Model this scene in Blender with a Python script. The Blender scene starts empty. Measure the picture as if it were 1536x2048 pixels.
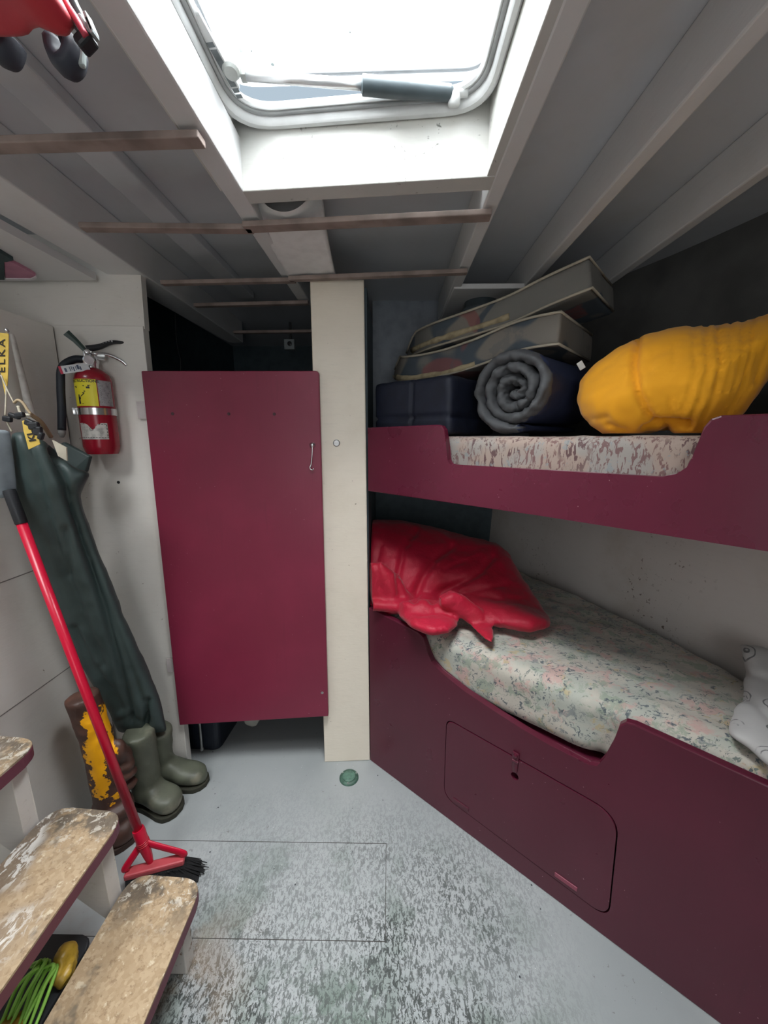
import bpy, bmesh, math, random
from mathutils import Vector, Matrix, noise
random.seed(7)
PI = math.pi
S = bpy.context.scene
COL = S.collection
V = Vector

# ------------------------------------------------------------------ camera, world, lights, exposure
EYE = V((0, 0, 1.40)); PITCH = math.radians(10.8); YAW = math.radians(0.8)
cam = bpy.data.cameras.new('camera'); cam_o = bpy.data.objects.new('camera', cam); COL.objects.link(cam_o)
cam.sensor_fit = 'HORIZONTAL'; cam.sensor_width = 36; cam.lens = 18; cam.clip_start = 0.02
cam_o.location = EYE; cam_o.rotation_euler = (PI/2 - PITCH, 0, YAW)
S.camera = cam_o
S.view_settings.view_transform = 'Standard'; S.view_settings.look = 'None'
S.view_settings.gamma = 1; S.view_settings.use_curve_mapping = False
S.view_settings.exposure = 0.12
W = bpy.data.worlds.new('overcast_sky'); S.world = W; W.use_nodes = True
bg = W.node_tree.nodes['Background']; bg.inputs[0].default_value = (0.70, 0.86, 1.0, 1); bg.inputs[1].default_value = 0.62

def area(name, loc, target, sx, sy, power, color=(1, 1, 1), spread=180):
    l = bpy.data.lights.new(name, 'AREA'); l.shape = 'RECTANGLE'; l.size = sx; l.size_y = sy; l.energy = power; l.color = color; l.spread = math.radians(spread)
    o = bpy.data.objects.new(name, l); COL.objects.link(o); o.location = loc
    o.rotation_euler = (V(target) - V(loc)).to_track_quat('-Z', 'Y').to_euler()
    return o
area('hatch_daylight', (-0.07, 0.70, 2.75), (-0.07, 0.72, 0), 0.9, 0.9, 70, (0.95, 0.985, 1.0), 105)
area('companionway_daylight', (-1.29, 0.05, 2.95), (-1.0, 0.9, 0.6), 0.5, 1.1, 44, (0.97, 0.99, 1.0))
area('aft_fill_light', (0.05, -1.55, 1.25), (0.25, 0.8, 0.95), 0.8, 1.3, 9, (1.0, 0.98, 0.95))  # fill added behind the camera to brighten the hull by the berth

# survey of the place: where the sight line through a point of the picture meets a real plane
def ray(u, v):
    x = (u - 768)/768.0; y = (1024 - v)/768.0
    d = V((x, math.cos(PITCH) + y*math.sin(PITCH), -math.sin(PITCH) + y*math.cos(PITCH)))
    return Matrix.Rotation(YAW, 3, 'Z') @ d
def onZ(u, v, z): d = ray(u, v); return EYE + d*((z - EYE.z)/d.z)
def onY(u, v, y): d = ray(u, v); return EYE + d*(y/d.y)
def onX(u, v, x): d = ray(u, v); return EYE + d*(x/d.x)
# bunk front plane
BA = V((-.083, 1.466, 0)); BD = V((.757, -.653, 0)).normalized(); BN = V((.653, .757, 0)).normalized()
def bk(s, z, off=0.0): return BA + BD*s + BN*off + V((0, 0, z))
def onB(u, v, off): d = ray(u, v); p = BA + BN*off; return EYE + d*((p - EYE).dot(BN)/d.dot(BN))
# bulkhead plane (door, panel and post)
def bh(x, z, off=0.0):  # off towards the viewer
    n = V((.062, -1, 0)).normalized()
    return V((x, 1.469 + .062*x, z)) + n*off
HT = V((1, .062, 0)).normalized(); HN = V((.062, -1, 0)).normalized()

# ------------------------------------------------------------------ object helpers
def wl(o):
    p = V((0, 0, 0))
    while o is not None: p = p + o.location; o = o.parent
    return p
def tag(o, label=None, cat=None, group=None, kind=None):
    if label: o['label'] = label
    if cat: o['category'] = cat
    if group: o['group'] = group
    if kind: o['kind'] = kind
    return o
def thing(name, loc, label=None, cat=None, group=None, kind=None):
    o = bpy.data.objects.new(name, None); COL.objects.link(o); o.location = loc; o.empty_display_size = .05
    return tag(o, label, cat, group, kind)
def obj(name, bm, mat, parent=None, smooth=False, label=None, cat=None, group=None, kind=None):
    if isinstance(bm, bmesh.types.BMesh):
        bmesh.ops.recalc_face_normals(bm, faces=bm.faces)
        me = bpy.data.meshes.new(name); bm.to_mesh(me); bm.free()
    else: me = bm; me.name = name
    mats = mat if isinstance(mat, (list, tuple)) else [mat]
    if len(me.materials): me.materials.clear()
    for m in mats: me.materials.append(m)
    if smooth is True: me.shade_smooth()
    elif smooth: me.shade_smooth(); me.set_sharp_from_angle(angle=math.radians(smooth))
    o = bpy.data.objects.new(name, me); COL.objects.link(o)
    if parent is not None:
        me.transform(Matrix.Translation(-wl(parent))); o.parent = parent
    else:
        xs = [v.co for v in me.vertices]
        c = V(((min(p.x for p in xs)+max(p.x for p in xs))/2, (min(p.y for p in xs)+max(p.y for p in xs))/2, min(p.z for p in xs)))
        me.transform(Matrix.Translation(-c)); o.location = c
    return tag(o, label, cat, group, kind)
def struct(name, bm, mat, parent=None, smooth=False): return obj(name, bm, mat, parent, smooth, kind=None if parent else 'structure')
def NB(): return bmesh.new()
def bev(bm, geom_edges, w, seg=2): bmesh.ops.bevel(bm, geom=geom_edges, offset=w, segments=seg, affect='EDGES', profile=.5)
def hexa(bm, p8, b=0, seg=2):
    vs = [bm.verts.new(p) for p in p8]
    fs = [bm.faces.new([vs[i] for i in q]) for q in ((0,3,2,1),(4,5,6,7),(0,1,5,4),(1,2,6,5),(2,3,7,6),(3,0,4,7))]
    if b: bev(bm, list({e for f in fs for e in f.edges}), b, seg)
def box(bm, x0, x1, y0, y1, z0, z1, b=0, seg=2):
    hexa(bm, [(x0,y0,z0),(x1,y0,z0),(x1,y1,z0),(x0,y1,z0),(x0,y0,z1),(x1,y0,z1),(x1,y1,z1),(x0,y1,z1)], b, seg)
def obox(bm, c, ax, ay, az, hx, hy, hz, b=0, seg=2):
    c = V(c); P = []
    for sz in (-1, 1):
        for sx, sy in ((-1,-1),(1,-1),(1,1),(-1,1)): P.append(c + V(ax)*sx*hx + V(ay)*sy*hy + V(az)*sz*hz)
    hexa(bm, P, b, seg)
def prism(bm, pts, mp, t0, t1, b=0, seg=2):  # pts 2D, mp(a, b, t) -> 3D
    lo = [bm.verts.new(mp(a, c, t0)) for a, c in pts]; hi = [bm.verts.new(mp(a, c, t1)) for a, c in pts]
    n = len(pts); f0 = bm.faces.new(lo[::-1]); f1 = bm.faces.new(hi)
    for i in range(n): bm.faces.new((lo[i], lo[(i+1) % n], hi[(i+1) % n], hi[i]))
    if b: bev(bm, list(f0.edges) + list(f1.edges), b, seg)
def frame_of(t):
    t = t.normalized(); a = V((0, 0, 1)) if abs(t.z) < .9 else V((1, 0, 0))
    x = t.cross(a).normalized(); return x, t.cross(x).normalized()
def loft(bm, rings, closed=True, caps=True):
    R = [[bm.verts.new(p) for p in r] for r in rings]; n = len(R[0])
    for a, b in zip(R, R[1:]):
        for i in range(n if closed else n-1): bm.faces.new((a[i], a[(i+1) % n], b[(i+1) % n], b[i]))
    if caps: bm.faces.new(R[0][::-1]); bm.faces.new(R[-1])
    return R
def tube(bm, pts, r, n=12, caps=True, flat=1.0, flatdir=None):
    pts = [V(p) for p in pts]; rs = r if isinstance(r, (list, tuple)) else [r]*len(pts)
    rings = []; px = None
    for i, p in enumerate(pts):
        t = (pts[min(i+1, len(pts)-1)] - pts[max(i-1, 0)]).normalized()
        if flatdir is not None: x = (V(flatdir) - t*t.dot(V(flatdir))).normalized(); y = t.cross(x)
        elif px is None: x, y = frame_of(t)
        else: x = (px - t*t.dot(px)).normalized(); y = t.cross(x)
        px = x
        rings.append([p + (x*math.cos(2*PI*k/n)*flat + y*math.sin(2*PI*k/n))*rs[i] for k in range(n)])
    loft(bm, rings, True, caps)
def lathe(bm, prof, c, axis=(0, 0, 1), n=32):  # prof (r, h)
    ax = V(axis).normalized(); x, y = frame_of(ax); c = V(c)
    loft(bm, [[c + ax*h + (x*math.cos(2*PI*k/n) + y*math.sin(2*PI*k/n))*max(r, 1e-4) for k in range(n)] for r, h in prof])
def spline(pts, m=8):
    P = [V(p) for p in pts]; P = [P[0]*2-P[1]] + P + [P[-1]*2-P[-2]]; out = []
    for i in range(1, len(P)-2):
        for k in range(m):
            t = k/m; a, b, c, d = P[i-1], P[i], P[i+1], P[i+2]
            out.append(.5*((2*b) + (c-a)*t + (2*a-5*b+4*c-d)*t*t + (3*b-a-3*c+d)*t**3))
    return out + [P[-2]]
def rpoly(pts, r, seg=6):  # rounded polygon, pts 2D, r radius or list
    out = []; n = len(pts); rr = r if isinstance(r, (list, tuple)) else [r]*n
    for i in range(n):
        p = V(pts[i]).to_2d(); a = V(pts[i-1]).to_2d() - p; b = V(pts[(i+1) % n]).to_2d() - p
        if rr[i] <= 0: out.append(tuple(p)); continue
        ang = a.angle(b); d = min(rr[i]/math.tan(ang/2), a.length*.49, b.length*.49)
        q0 = p + a.normalized()*d; q1 = p + b.normalized()*d
        for k in range(seg+1):
            t = k/seg; out.append(tuple((1-t)**2*q0 + 2*t*(1-t)*p + t*t*q1))
    return out
def bake(bm, mods):  # run modifiers on a bmesh, give a mesh
    bmesh.ops.recalc_face_normals(bm, faces=bm.faces)
    me = bpy.data.meshes.new('tmp'); bm.to_mesh(me); bm.free()
    o = bpy.data.objects.new('tmp', me); COL.objects.link(o)
    for ty, kw in mods:
        m = o.modifiers.new('m', ty)
        for k, v in kw.items(): setattr(m, k, v)
    dg = bpy.context.evaluated_depsgraph_get(); r = bpy.data.meshes.new_from_object(o.evaluated_get(dg))
    bpy.data.objects.remove(o); bpy.data.meshes.remove(me)
    return r
def soft_raw(bm, voxel=.012, it=6, fac=.6):
    me = bpy.data.meshes.new('tmp'); bm.to_mesh(me); bm.free()
    b2 = NB(); b2.from_mesh(me); bpy.data.meshes.remove(me)
    return soft(b2, voxel, it, fac)
def soft(bm, voxel=.012, it=6, fac=.6):
    return bake(bm, [('REMESH', dict(mode='VOXEL', voxel_size=voxel)), ('SMOOTH', dict(factor=fac, iterations=it))])
def boolean(bm_a, bm_b):
    mb = bpy.data.meshes.new('tb'); bmesh.ops.recalc_face_normals(bm_b, faces=bm_b.faces); bm_b.to_mesh(mb); bm_b.free()
    ob = bpy.data.objects.new('tb', mb); COL.objects.link(ob)
    bmesh.ops.recalc_face_normals(bm_a, faces=bm_a.faces)
    r = bake(bm_a, [('BOOLEAN', dict(operation='DIFFERENCE', object=ob, solver='EXACT'))])
    bpy.data.objects.remove(ob); bpy.data.meshes.remove(mb)
    return r
def displace(me, fn):  # fn(co, normal) -> offset along the normal, or a vector
    me.update(); new = []
    for v in me.vertices:
        d = fn(v.co, v.normal); new.append(v.co + (v.normal*d if not isinstance(d, Vector) else d))
    for v, c in zip(me.vertices, new): v.co = c
    me.update(); return me
def ell(bm, c, ax, ay, az, rx, ry, rz, e=1.0, nu=28, nv=16):
    def sp(x): return math.copysign(abs(x)**e, x)
    rings = []
    for j in range(nv+1):
        t = -PI/2 + PI*j/nv; ct, st = max(math.cos(t), 1e-3), math.sin(t)
        rings.append([V(c) + V(ax)*rx*sp(math.cos(2*PI*k/nu))*ct**e + V(ay)*ry*sp(math.sin(2*PI*k/nu))*ct**e + V(az)*rz*sp(st) for k in range(nu)])
    loft(bm, rings)
def nz(p, f, seed=0.0): return noise.noise(V((p.x*f+seed, p.y*f+seed*1.7, p.z*f-seed)))
def ridge(p, f, seed=0.0): return 1 - 2*abs(nz(p, f, seed))
def crease(p, line, w):  # 0..1 closeness to a polyline
    best = 9
    for a, b in zip(line, line[1:]):
        ab = b - a; t = max(0, min(1, (p-a).dot(ab)/max(ab.length_squared, 1e-9))); best = min(best, (p-(a+ab*t)).length)
    return math.exp(-(best/w)**2)
def proj(p):  # where a point of the place falls in the picture
    q = Matrix.Rotation(-YAW, 3, 'Z') @ (p - EYE)
    f = q.y*math.cos(PITCH) - q.z*math.sin(PITCH); up = q.y*math.sin(PITCH) + q.z*math.cos(PITCH)
    return V((768 + 768*q.x/f, 1024 - 768*up/f, 0))
def sdist(p, line):
    best = 1e9
    for a, b in zip(line, line[1:]):
        ax, ay, bx, by = a[0], a[1], b[0]-a[0], b[1]-a[1]; t = max(0, min(1, ((p[0]-ax)*bx + (p[1]-ay)*by)/max(bx*bx+by*by, 1e-9)))
        best = min(best, math.hypot(p[0]-ax-t*bx, p[1]-ay-t*by))
    return best
def inside(p, P):
    c = False; j = len(P)-1
    for i in range(len(P)):
        if (P[i][1] > p[1]) != (P[j][1] > p[1]) and p[0] < (P[j][0]-P[i][0])*(p[1]-P[i][1])/(P[j][1]-P[i][1]) + P[i][0]: c = not c
        j = i
    return c
def inflate(bm, P, at, T, step=6, back=1.0):  # a stuffed body with outline P (sight lines), at(u, v) -> 3D middle, half thickness T
    L = list(P) + [P[0]]; u0, v0 = min(p[0] for p in P) - step*1.5, min(p[1] for p in P) - step*1.5
    nu = int((max(p[0] for p in P) - u0)/step) + 3; nv = int((max(p[1] for p in P) - v0)/step) + 3
    ins = {(i, j): inside((u0+i*step, v0+j*step), P) for i in range(nu) for j in range(nv)}; F, B = {}, {}
    def near(q):
        best = (1e9, q)
        for a, b in zip(L, L[1:]):
            bx, by = b[0]-a[0], b[1]-a[1]; t = max(0, min(1, ((q[0]-a[0])*bx + (q[1]-a[1])*by)/max(bx*bx+by*by, 1e-9)))
            w = (a[0]+t*bx, a[1]+t*by); d = math.hypot(q[0]-w[0], q[1]-w[1])
            if d < best[0]: best = (d, w)
        return best
    def node(i, j):
        if (i, j) in F: return
        q = (u0+i*step, v0+j*step); d, w = near(q)
        if not ins[i, j]: q = w; d = 0
        c = at(*q); s = ((at(q[0]+4, q[1]) - at(q[0]-4, q[1])).length + (at(q[0], q[1]+4) - at(q[0], q[1]-4)).length)/16
        r = min(d*s, T*1.6); x = 1 - r/(T*1.6); h = T*math.sqrt(max(0, 1 - x*x)); n = (EYE - c).normalized()
        F[i, j] = bm.verts.new(c + n*(h + .0015)); B[i, j] = bm.verts.new(c - n*(h*back + .0015))
    edge = {}
    for i in range(nu-1):
        for j in range(nv-1):
            K = [(i, j), (i+1, j), (i+1, j+1), (i, j+1)]
            if sum(ins[k] for k in K) < 1: continue
            for k in K: node(*k)
            bm.faces.new([F[k] for k in K]); bm.faces.new([B[k] for k in K[::-1]])
            for a, b in zip(K, K[1:]+K[:1]):
                if (b, a) in edge: del edge[(b, a)]
                else: edge[(a, b)] = 1
    for a, b in edge: bm.faces.new((F[b], F[a], B[a], B[b]))
def folds(p, n, lines):  # soft creases, each (polyline, width, depth)
    if n.dot(p - EYE) > .2*(p-EYE).length: return 0
    q = proj(p); d = 0
    for l, w, k in lines:
        m = 4*w
        if not (min(a[0] for a in l)-m < q.x < max(a[0] for a in l)+m and min(a[1] for a in l)-m < q.y < max(a[1] for a in l)+m): continue
        x = sdist(q, l)/w
        if x < 4: d -= k*math.exp(-x*x)
    return d
def text_mesh(s, size=1.0, bold=0.0, space=1.0):
    c = bpy.data.curves.new('t', 'FONT'); c.body = s; c.size = size; c.align_x = 'CENTER'; c.align_y = 'CENTER'; c.offset = bold; c.space_character = space; c.resolution_u = 3
    o = bpy.data.objects.new('t', c); COL.objects.link(o)
    dg = bpy.context.evaluated_depsgraph_get(); me = bpy.data.meshes.new_from_object(o.evaluated_get(dg))
    bpy.data.objects.remove(o); bpy.data.curves.remove(c)
    return me
def text_bm(s, size, mp, bold=0.0, space=1.0):  # lettering laid on a surface, mp(x, y) -> 3D
    me = text_mesh(s, size, bold, space); bm = NB(); bm.from_mesh(me); bpy.data.meshes.remove(me)
    bmesh.ops.triangulate(bm, faces=bm.faces)
    for v in bm.verts: v.co = mp(v.co.x, v.co.y)
    return bm

# ------------------------------------------------------------------ materials
class M:
    def __init__(s, name, color=(.8,.8,.8), rough=.5, metal=0, spec=.5, coat=0, sheen=0):
        s.m = bpy.data.materials.new(name); s.m.use_nodes = True; s.t = s.m.node_tree; s.n = s.t.nodes
        s.b = s.n['Principled BSDF']; s.set('Base Color', (*color, 1)); s.set('Roughness', rough); s.set('Metallic', metal)
        s.set('Specular IOR Level', spec); s.set('Coat Weight', coat); s.set('Sheen Weight', sheen)
        s.tc = s.n.new('ShaderNodeTexCoord'); s.co = s.tc.outputs['Object']; s.col = None
    def set(s, k, v): s.b.inputs[k].default_value = v
    def lk(s, a, b): s.t.links.new(a, b)
    def map(s, scale=(1,1,1), rot=(0,0,0), loc=(0,0,0), src=None):
        n = s.n.new('ShaderNodeMapping'); n.inputs['Scale'].default_value = scale; n.inputs['Rotation'].default_value = rot; n.inputs['Location'].default_value = loc
        s.lk(src or s.co, n.inputs['Vector']); return n.outputs[0]
    def noise(s, sc, det=3, rough=.5, dist=0, co=None, out='Fac'):
        n = s.n.new('ShaderNodeTexNoise'); n.inputs['Scale'].default_value = sc; n.inputs['Detail'].default_value = det
        n.inputs['Roughness'].default_value = rough; n.inputs['Distortion'].default_value = dist
        s.lk(co or s.co, n.inputs['Vector']); return n.outputs[out]
    def voro(s, sc, co=None, feat='F1', out='Distance', rnd=1):
        n = s.n.new('ShaderNodeTexVoronoi'); n.feature = feat; n.inputs['Scale'].default_value = sc; n.inputs['Randomness'].default_value = rnd
        s.lk(co or s.co, n.inputs['Vector']); return n.outputs[out]
    def ramp(s, f, a, b):  # smooth threshold a..b -> 0..1
        n = s.n.new('ShaderNodeMapRange'); n.inputs['From Min'].default_value = a; n.inputs['From Max'].default_value = b
        n.interpolation_type = 'SMOOTHSTEP'; s.lk(f, n.inputs['Value']); return n.outputs[0]
    def mul(s, a, b, op='MULTIPLY'):
        n = s.n.new('ShaderNodeMath'); n.operation = op
        for i, x in enumerate((a, b)):
            if isinstance(x, (int, float)): n.inputs[i].default_value = x
            else: s.lk(x, n.inputs[i])
        return n.outputs[0]
    def sep(s, i, co=None):
        n = s.n.new('ShaderNodeSeparateXYZ'); s.lk(co or s.co, n.inputs[0]); return n.outputs[i]
    def mix(s, fac, color, base=None):
        n = s.n.new('ShaderNodeMix'); n.data_type = 'RGBA'
        if isinstance(fac, (int, float)): n.inputs[0].default_value = fac
        else: s.lk(fac, n.inputs[0])
        src = base or s.col
        if src is None: n.inputs[6].default_value = s.b.inputs['Base Color'].default_value
        else: s.lk(src, n.inputs[6])
        if isinstance(color, tuple): n.inputs[7].default_value = (*color, 1)
        else: s.lk(color, n.inputs[7])
        s.col = n.outputs[2]; s.lk(s.col, s.b.inputs['Base Color']); return s.col
    def bump(s, f, strength=.3, dist=.002):
        n = s.n.new('ShaderNodeBump'); n.inputs['Strength'].default_value = strength; n.inputs['Distance'].default_value = dist
        s.lk(f, n.inputs['Height'])
        if s.b.inputs['Normal'].is_linked: s.lk(s.b.inputs['Normal'].links[0].from_socket, n.inputs['Normal'])
        s.lk(n.outputs[0], s.b.inputs['Normal'])
    def roughtex(s, f, lo, hi):
        n = s.n.new('ShaderNodeMapRange'); n.inputs['To Min'].default_value = lo; n.inputs['To Max'].default_value = hi; s.lk(f, n.inputs['Value']); s.lk(n.outputs[0], s.b.inputs['Roughness'])

def simple(name, color, rough=.5, metal=0, var=.12, sc=20, spec=.5, bumps=.15, bsc=120, sheen=0):
    m = M(name, color, rough, metal, spec, sheen=sheen)
    m.mix(m.ramp(m.noise(sc, 4), .35, .75), tuple(c*(1-var*2) for c in color))
    if bumps: m.bump(m.noise(bsc, 3), bumps, .001)
    return m.m
def white_paint(name, color, chip=.68, chipcol=(.22,.15,.10), rough=.42, dirt=.5):
    m = M(name, color, rough)
    m.mix(m.mul(m.ramp(m.noise(3.0, 5, .6), .45, .8), dirt), tuple(c*k for c, k in zip(color, (.80,.76,.70))))
    m.mix(m.mul(m.ramp(m.noise(1, 4, .6, co=m.map((14, 14, 90))), .52, .8), .25), tuple(c*.8 for c in color))
    f = m.mul(m.ramp(m.noise(55, 5, .65, .3), chip, chip+.05), m.ramp(m.noise(4, 3), .45, .62))
    m.mix(f, chipcol)
    m.bump(m.noise(1, 3, co=m.map((40, 40, 160))), .18, .002); m.bump(m.noise(18, 3), .15, .004)
    return m.m
def maroon_paint(name, color=(.135, .014, .036), rough=.30):
    m = M(name, color, rough, spec=.55)
    m.mix(m.mul(m.ramp(m.noise(4, 4), .4, .75), .5), tuple(c*1.3 for c in color))
    m.mix(m.mul(m.ramp(m.noise(1, 3, co=m.map((60, 60, 4))), .6, .8), .25), tuple(c*.7 for c in color))
    sp = m.mul(m.ramp(m.voro(70), .10, .05), m.ramp(m.noise(6, 2), .52, .66))
    m.mix(m.mul(sp, m.ramp(m.noise(90, 1), .5, .6)), (.62, .42, .42))
    m.roughtex(m.noise(9, 4), rough-.06, rough+.14)
    m.bump(m.noise(1, 3, co=m.map((90, 90, 14))), .12, .002); m.bump(m.noise(30, 3), .08, .002)
    return m.m

m_wall = white_paint('wall_paint', (.80, .77, .72))
m_panel = white_paint('panel_paint', (.80, .77, .72), chip=.66)
m_post = white_paint('cream_paint', (.86, .78, .66), chip=.68)
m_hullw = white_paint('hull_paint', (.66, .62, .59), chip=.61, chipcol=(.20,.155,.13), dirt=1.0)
m_coam = white_paint('coaming_paint', (.60, .60, .57), chip=.63, chipcol=(.14,.14,.12))
m_beam = white_paint('beam_paint', (.70, .70, .70), chip=.72, chipcol=(.25,.2,.18))
m_deck = white_paint('deck_underside_paint', (.57, .59, .62), chip=.76)
m_dark = simple('forepeak_unlit_dark', (.07, .105, .125), .6)  # unlit forepeak: its darkness is put into the wall colour
m_shade_grey = simple('hull_shade_grey', (.13, .13, .125), .8, var=.2, sc=5)  # upper hull darkened in colour for blocked light; berth base shares it
m_maroon = maroon_paint('maroon_gloss_paint')
m_batten = simple('bare_batten_wood', (.34, .265, .235), .7, var=.2, sc=14)
m_chrome = simple('chrome', (.75, .75, .76), .22, 1, var=.05, bumps=0)
m_steel = simple('dull_steel', (.5, .5, .5), .4, 1, var=.2, bumps=.1)
m_black = simple('black_plastic', (.018, .02, .024), .45)
m_navy = simple('navy_nylon', (.010, .014, .032), .6, var=.15, sc=30, bumps=.2, bsc=300)

def floor_mat():
    m = M('worn_grey_deck_paint', (.365, .385, .388), .5)
    m.mix(m.ramp(m.noise(2.2, 4, .6), .4, .7), (.315, .34, .343))
    # bare patches of the older green coat near the middle of the sole
    x, y = m.sep(0), m.sep(1)
    dx = m.mul(x, m.mul(0.22, 0, 'ADD'), 'ADD'); 
    wear = m.ramp(m.noise(2.6, 3, .6, co=m.map(loc=(3.1, .4, 0))), .42, .62)
    near = m.mul(m.ramp(y, 1.42-FY, .62-FY), 1.25)      # tread wear grows towards the steps
    side = m.mul(m.ramp(x, .60-FX, .15-FX), m.ramp(x, -.85-FX, -.40-FX))
    traffic = m.mul(near, side)
    st1 = m.noise(1, 4, .7, .6, co=m.map((120, 52, 1), (0, 0, .9)))
    st2 = m.noise(1, 4, .7, .6, co=m.map((112, 50, 1), (0, 0, -.35), (4, 2, 0)))
    st3 = m.noise(95, 4, .75, .6)
    strokes = m.mul(m.mul(m.ramp(st1, .53, .58), m.ramp(st2, .53, .58), 'MAXIMUM'), m.ramp(st3, .55, .61), 'MAXIMUM')
    amt = m.mul(m.mul(wear, .55), .60, 'ADD')
    m.mix(m.mul(m.mul(m.ramp(m.noise(5, 4, .6, 0, co=m.map(loc=(7, 2, 0))), .48, .60), traffic), .75), (.19, .235, .21))
    core = m.mul(m.mul(m.ramp(y, .86-FY, .70-FY), m.ramp(x, .12-FX, -.06-FX)), m.ramp(x, -.46-FX, -.30-FX))
    m.mix(m.mul(m.mul(core, m.ramp(m.noise(14, 5, .7), .42, .58)), .8), (.10, .15, .115))
    m.mix(m.mul(m.mul(strokes, traffic), amt), (.04, .048, .045))
    m.mix(m.mul(m.mul(m.ramp(m.noise(60, 4, .7), .64, .70), m.ramp(m.noise(5, 2), .4, .6)), .7), (.16, .16, .15))
    rust = m.mul(m.ramp(m.noise(6, 4, .6), .45, .62), m.mul(m.ramp(x, -.30-FX, -.58-FX), m.ramp(y, 1.0-FY, .7-FY)))
    m.mix(m.mul(rust, .75), (.30, .22, .15))
    m.mix(m.ramp(m.voro(38), .045, .03), (.75, .75, .73))
    m.mix(m.mul(m.ramp(m.voro(17, m.map(loc=(2, 5, 0))), .055, .04), m.ramp(m.noise(3, 1), .45, .55)), (.03, .035, .04))
    m.bump(st3, .12, .001)
    return m.m

# ------------------------------------------------------------------ room shell
FX, FY = 0.0, 0.85   # origin of the floor sheet
bm = NB(); box(bm, -1.6, 1.5, -1.3, 3.0, -.06, 0); fl = struct('floor', bm, m_deck)
FX, FY = fl.location.x, fl.location.y
m_floor = floor_mat(); fl.data.materials.clear(); fl.data.materials.append(m_floor)

def quadrow(bm, X, Y, z0, z1, t): pass
ZB, ZD = 1.95, 2.06
# deck underside with the hatch opening left open
bm = NB()
hx0, hx1, hy0, hy1 = -.39, .247, .40, 1.03
box(bm, -1.04, hx0, -1.3, 3.0, ZD, ZD+.04); box(bm, -1.6, -1.04, .88, 3.0, ZD, ZD+.04); box(bm, -1.6, -1.04, -1.3, -.5, ZD, ZD+.04); box(bm, hx1, 1.5, -1.3, 3.0, ZD, ZD+.04)
box(bm, hx0, hx1, -1.3, hy0, ZD, ZD+.04); box(bm, hx0, hx1, hy1, 3.0, ZD, ZD+.04)
struct('ceiling', bm, m_deck)
def beam(pts_x0, pts_x1, z0, z1, mat=m_beam, b=.004):  # (x at y0, x at y1)
    (xa, xb, y0), (xc, xd, y1) = pts_x0, pts_x1
    bm = NB(); hexa(bm, [(xa,y0,z0),(xb,y0,z0),(xd,y1,z0),(xc,y1,z0),(xa,y0,z1),(xb,y0,z1),(xd,y1,z1),(xc,y1,z1)], b)
    return struct('ceiling_beam', bm, mat)
beam((-.407, -.352, -1.3), (-.372, -.327, 1.74), ZB, ZD)          # left of the hatch
beam((.205, .244, -1.3), (.232, .268, 2.0), ZB, ZD)               # right of the hatch
beam((.468, .512, -1.3), (.500, .530, 2.2), ZB, ZD)
beam((.770, .800, -1.3), (.777, .808, 1.62), ZB, ZD)
beam((-1.03, -.795, -1.3), (-.93, -.845, 2.35), 1.945, ZD)        # broad plank over the door side
beam((-.72, -.63, -1.3), (-.70, -.62, 1.9), 2.03, ZD, m_deck)
bm = NB(); box(bm, .236, .515, 1.55, 2.028, 1.944, 1.962, .003); struct('ceiling_panel', bm, m_beam)
# fillets of thick paint on the lit side of two beams
bm = NB(); box(bm, -1.6, -.975, .88, 1.385, 1.917, 1.94); struct('ceiling_panel', bm, m_beam)

# hull side to starboard
def hullx(y): 
    K = [(-1.3, 1.30), (.4, 1.24), (1.1, 1.13), (1.53, 1.00), (2.05, .775), (2.5, .52), (2.95, .15)]
    for (a, xa), (b, xb) in zip(K, K[1:]):
        if y <= b:
            t = (y-a)/(b-a); return xa + (xb-xa)*t
    return K[-1][1]
def hull_sheet(z0, z1, fl0, fl1):
    bm = NB(); ys = [-1.3 + 4.25*i/40 for i in range(41)]
    R = []
    for z, f in ((z0, fl0), ((z0+z1)/2, (fl0+fl1)/2), (z1, fl1)):
        R.append([V((hullx(y)+f, y, z)) for y in ys])
    outer = [[p + V((.05, .02, 0)) for p in r] for r in R[::-1]]
    loft(bm, R + outer + [R[0]], closed=False, caps=False); bmesh.ops.remove_doubles(bm, verts=bm.verts, dist=1e-5)
    return bm
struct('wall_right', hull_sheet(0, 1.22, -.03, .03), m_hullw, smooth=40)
struct('wall_right_upper', hull_sheet(1.22, 2.06, .03, .05), m_shade_grey, smooth=40)
# forward end and partition behind the post
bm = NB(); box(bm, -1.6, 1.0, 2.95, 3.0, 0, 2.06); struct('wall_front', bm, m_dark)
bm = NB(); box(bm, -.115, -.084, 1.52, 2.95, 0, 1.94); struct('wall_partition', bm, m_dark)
bm = NB(); box(bm, -.084, .72, 2.03, 2.06, 1.21, 2.06); struct('wall_berth_end', bm, simple('blue_grey_paint', (.26, .29, .33), .55))
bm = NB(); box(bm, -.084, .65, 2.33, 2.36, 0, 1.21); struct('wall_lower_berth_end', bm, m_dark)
# left side: locker front, and wall beyond the companionway
bm = NB(); box(bm, -1.6, -1.14, .95, 1.38, 0, 1.775, .003); struct('wall_left', bm, m_wall)
bm = NB(); box(bm, -1.6, -1.55, -1.3, 2.95, 0, 2.06)
struct('wall_stairwell', bm, m_wall)
bm = NB(); box(bm, -1.6, -.38, -1.3, -1.26, 0, 2.06); box(bm, .48, 1.5, -1.3, -1.26, 0, 2.06); box(bm, -.38, .48, -1.3, -1.26, 0, .45); box(bm, -.38, .48, -1.3, -1.26, 1.98, 2.06); struct('wall_rear', bm, m_wall)  # opening added in the unseen wall to let the aft fill through
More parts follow.
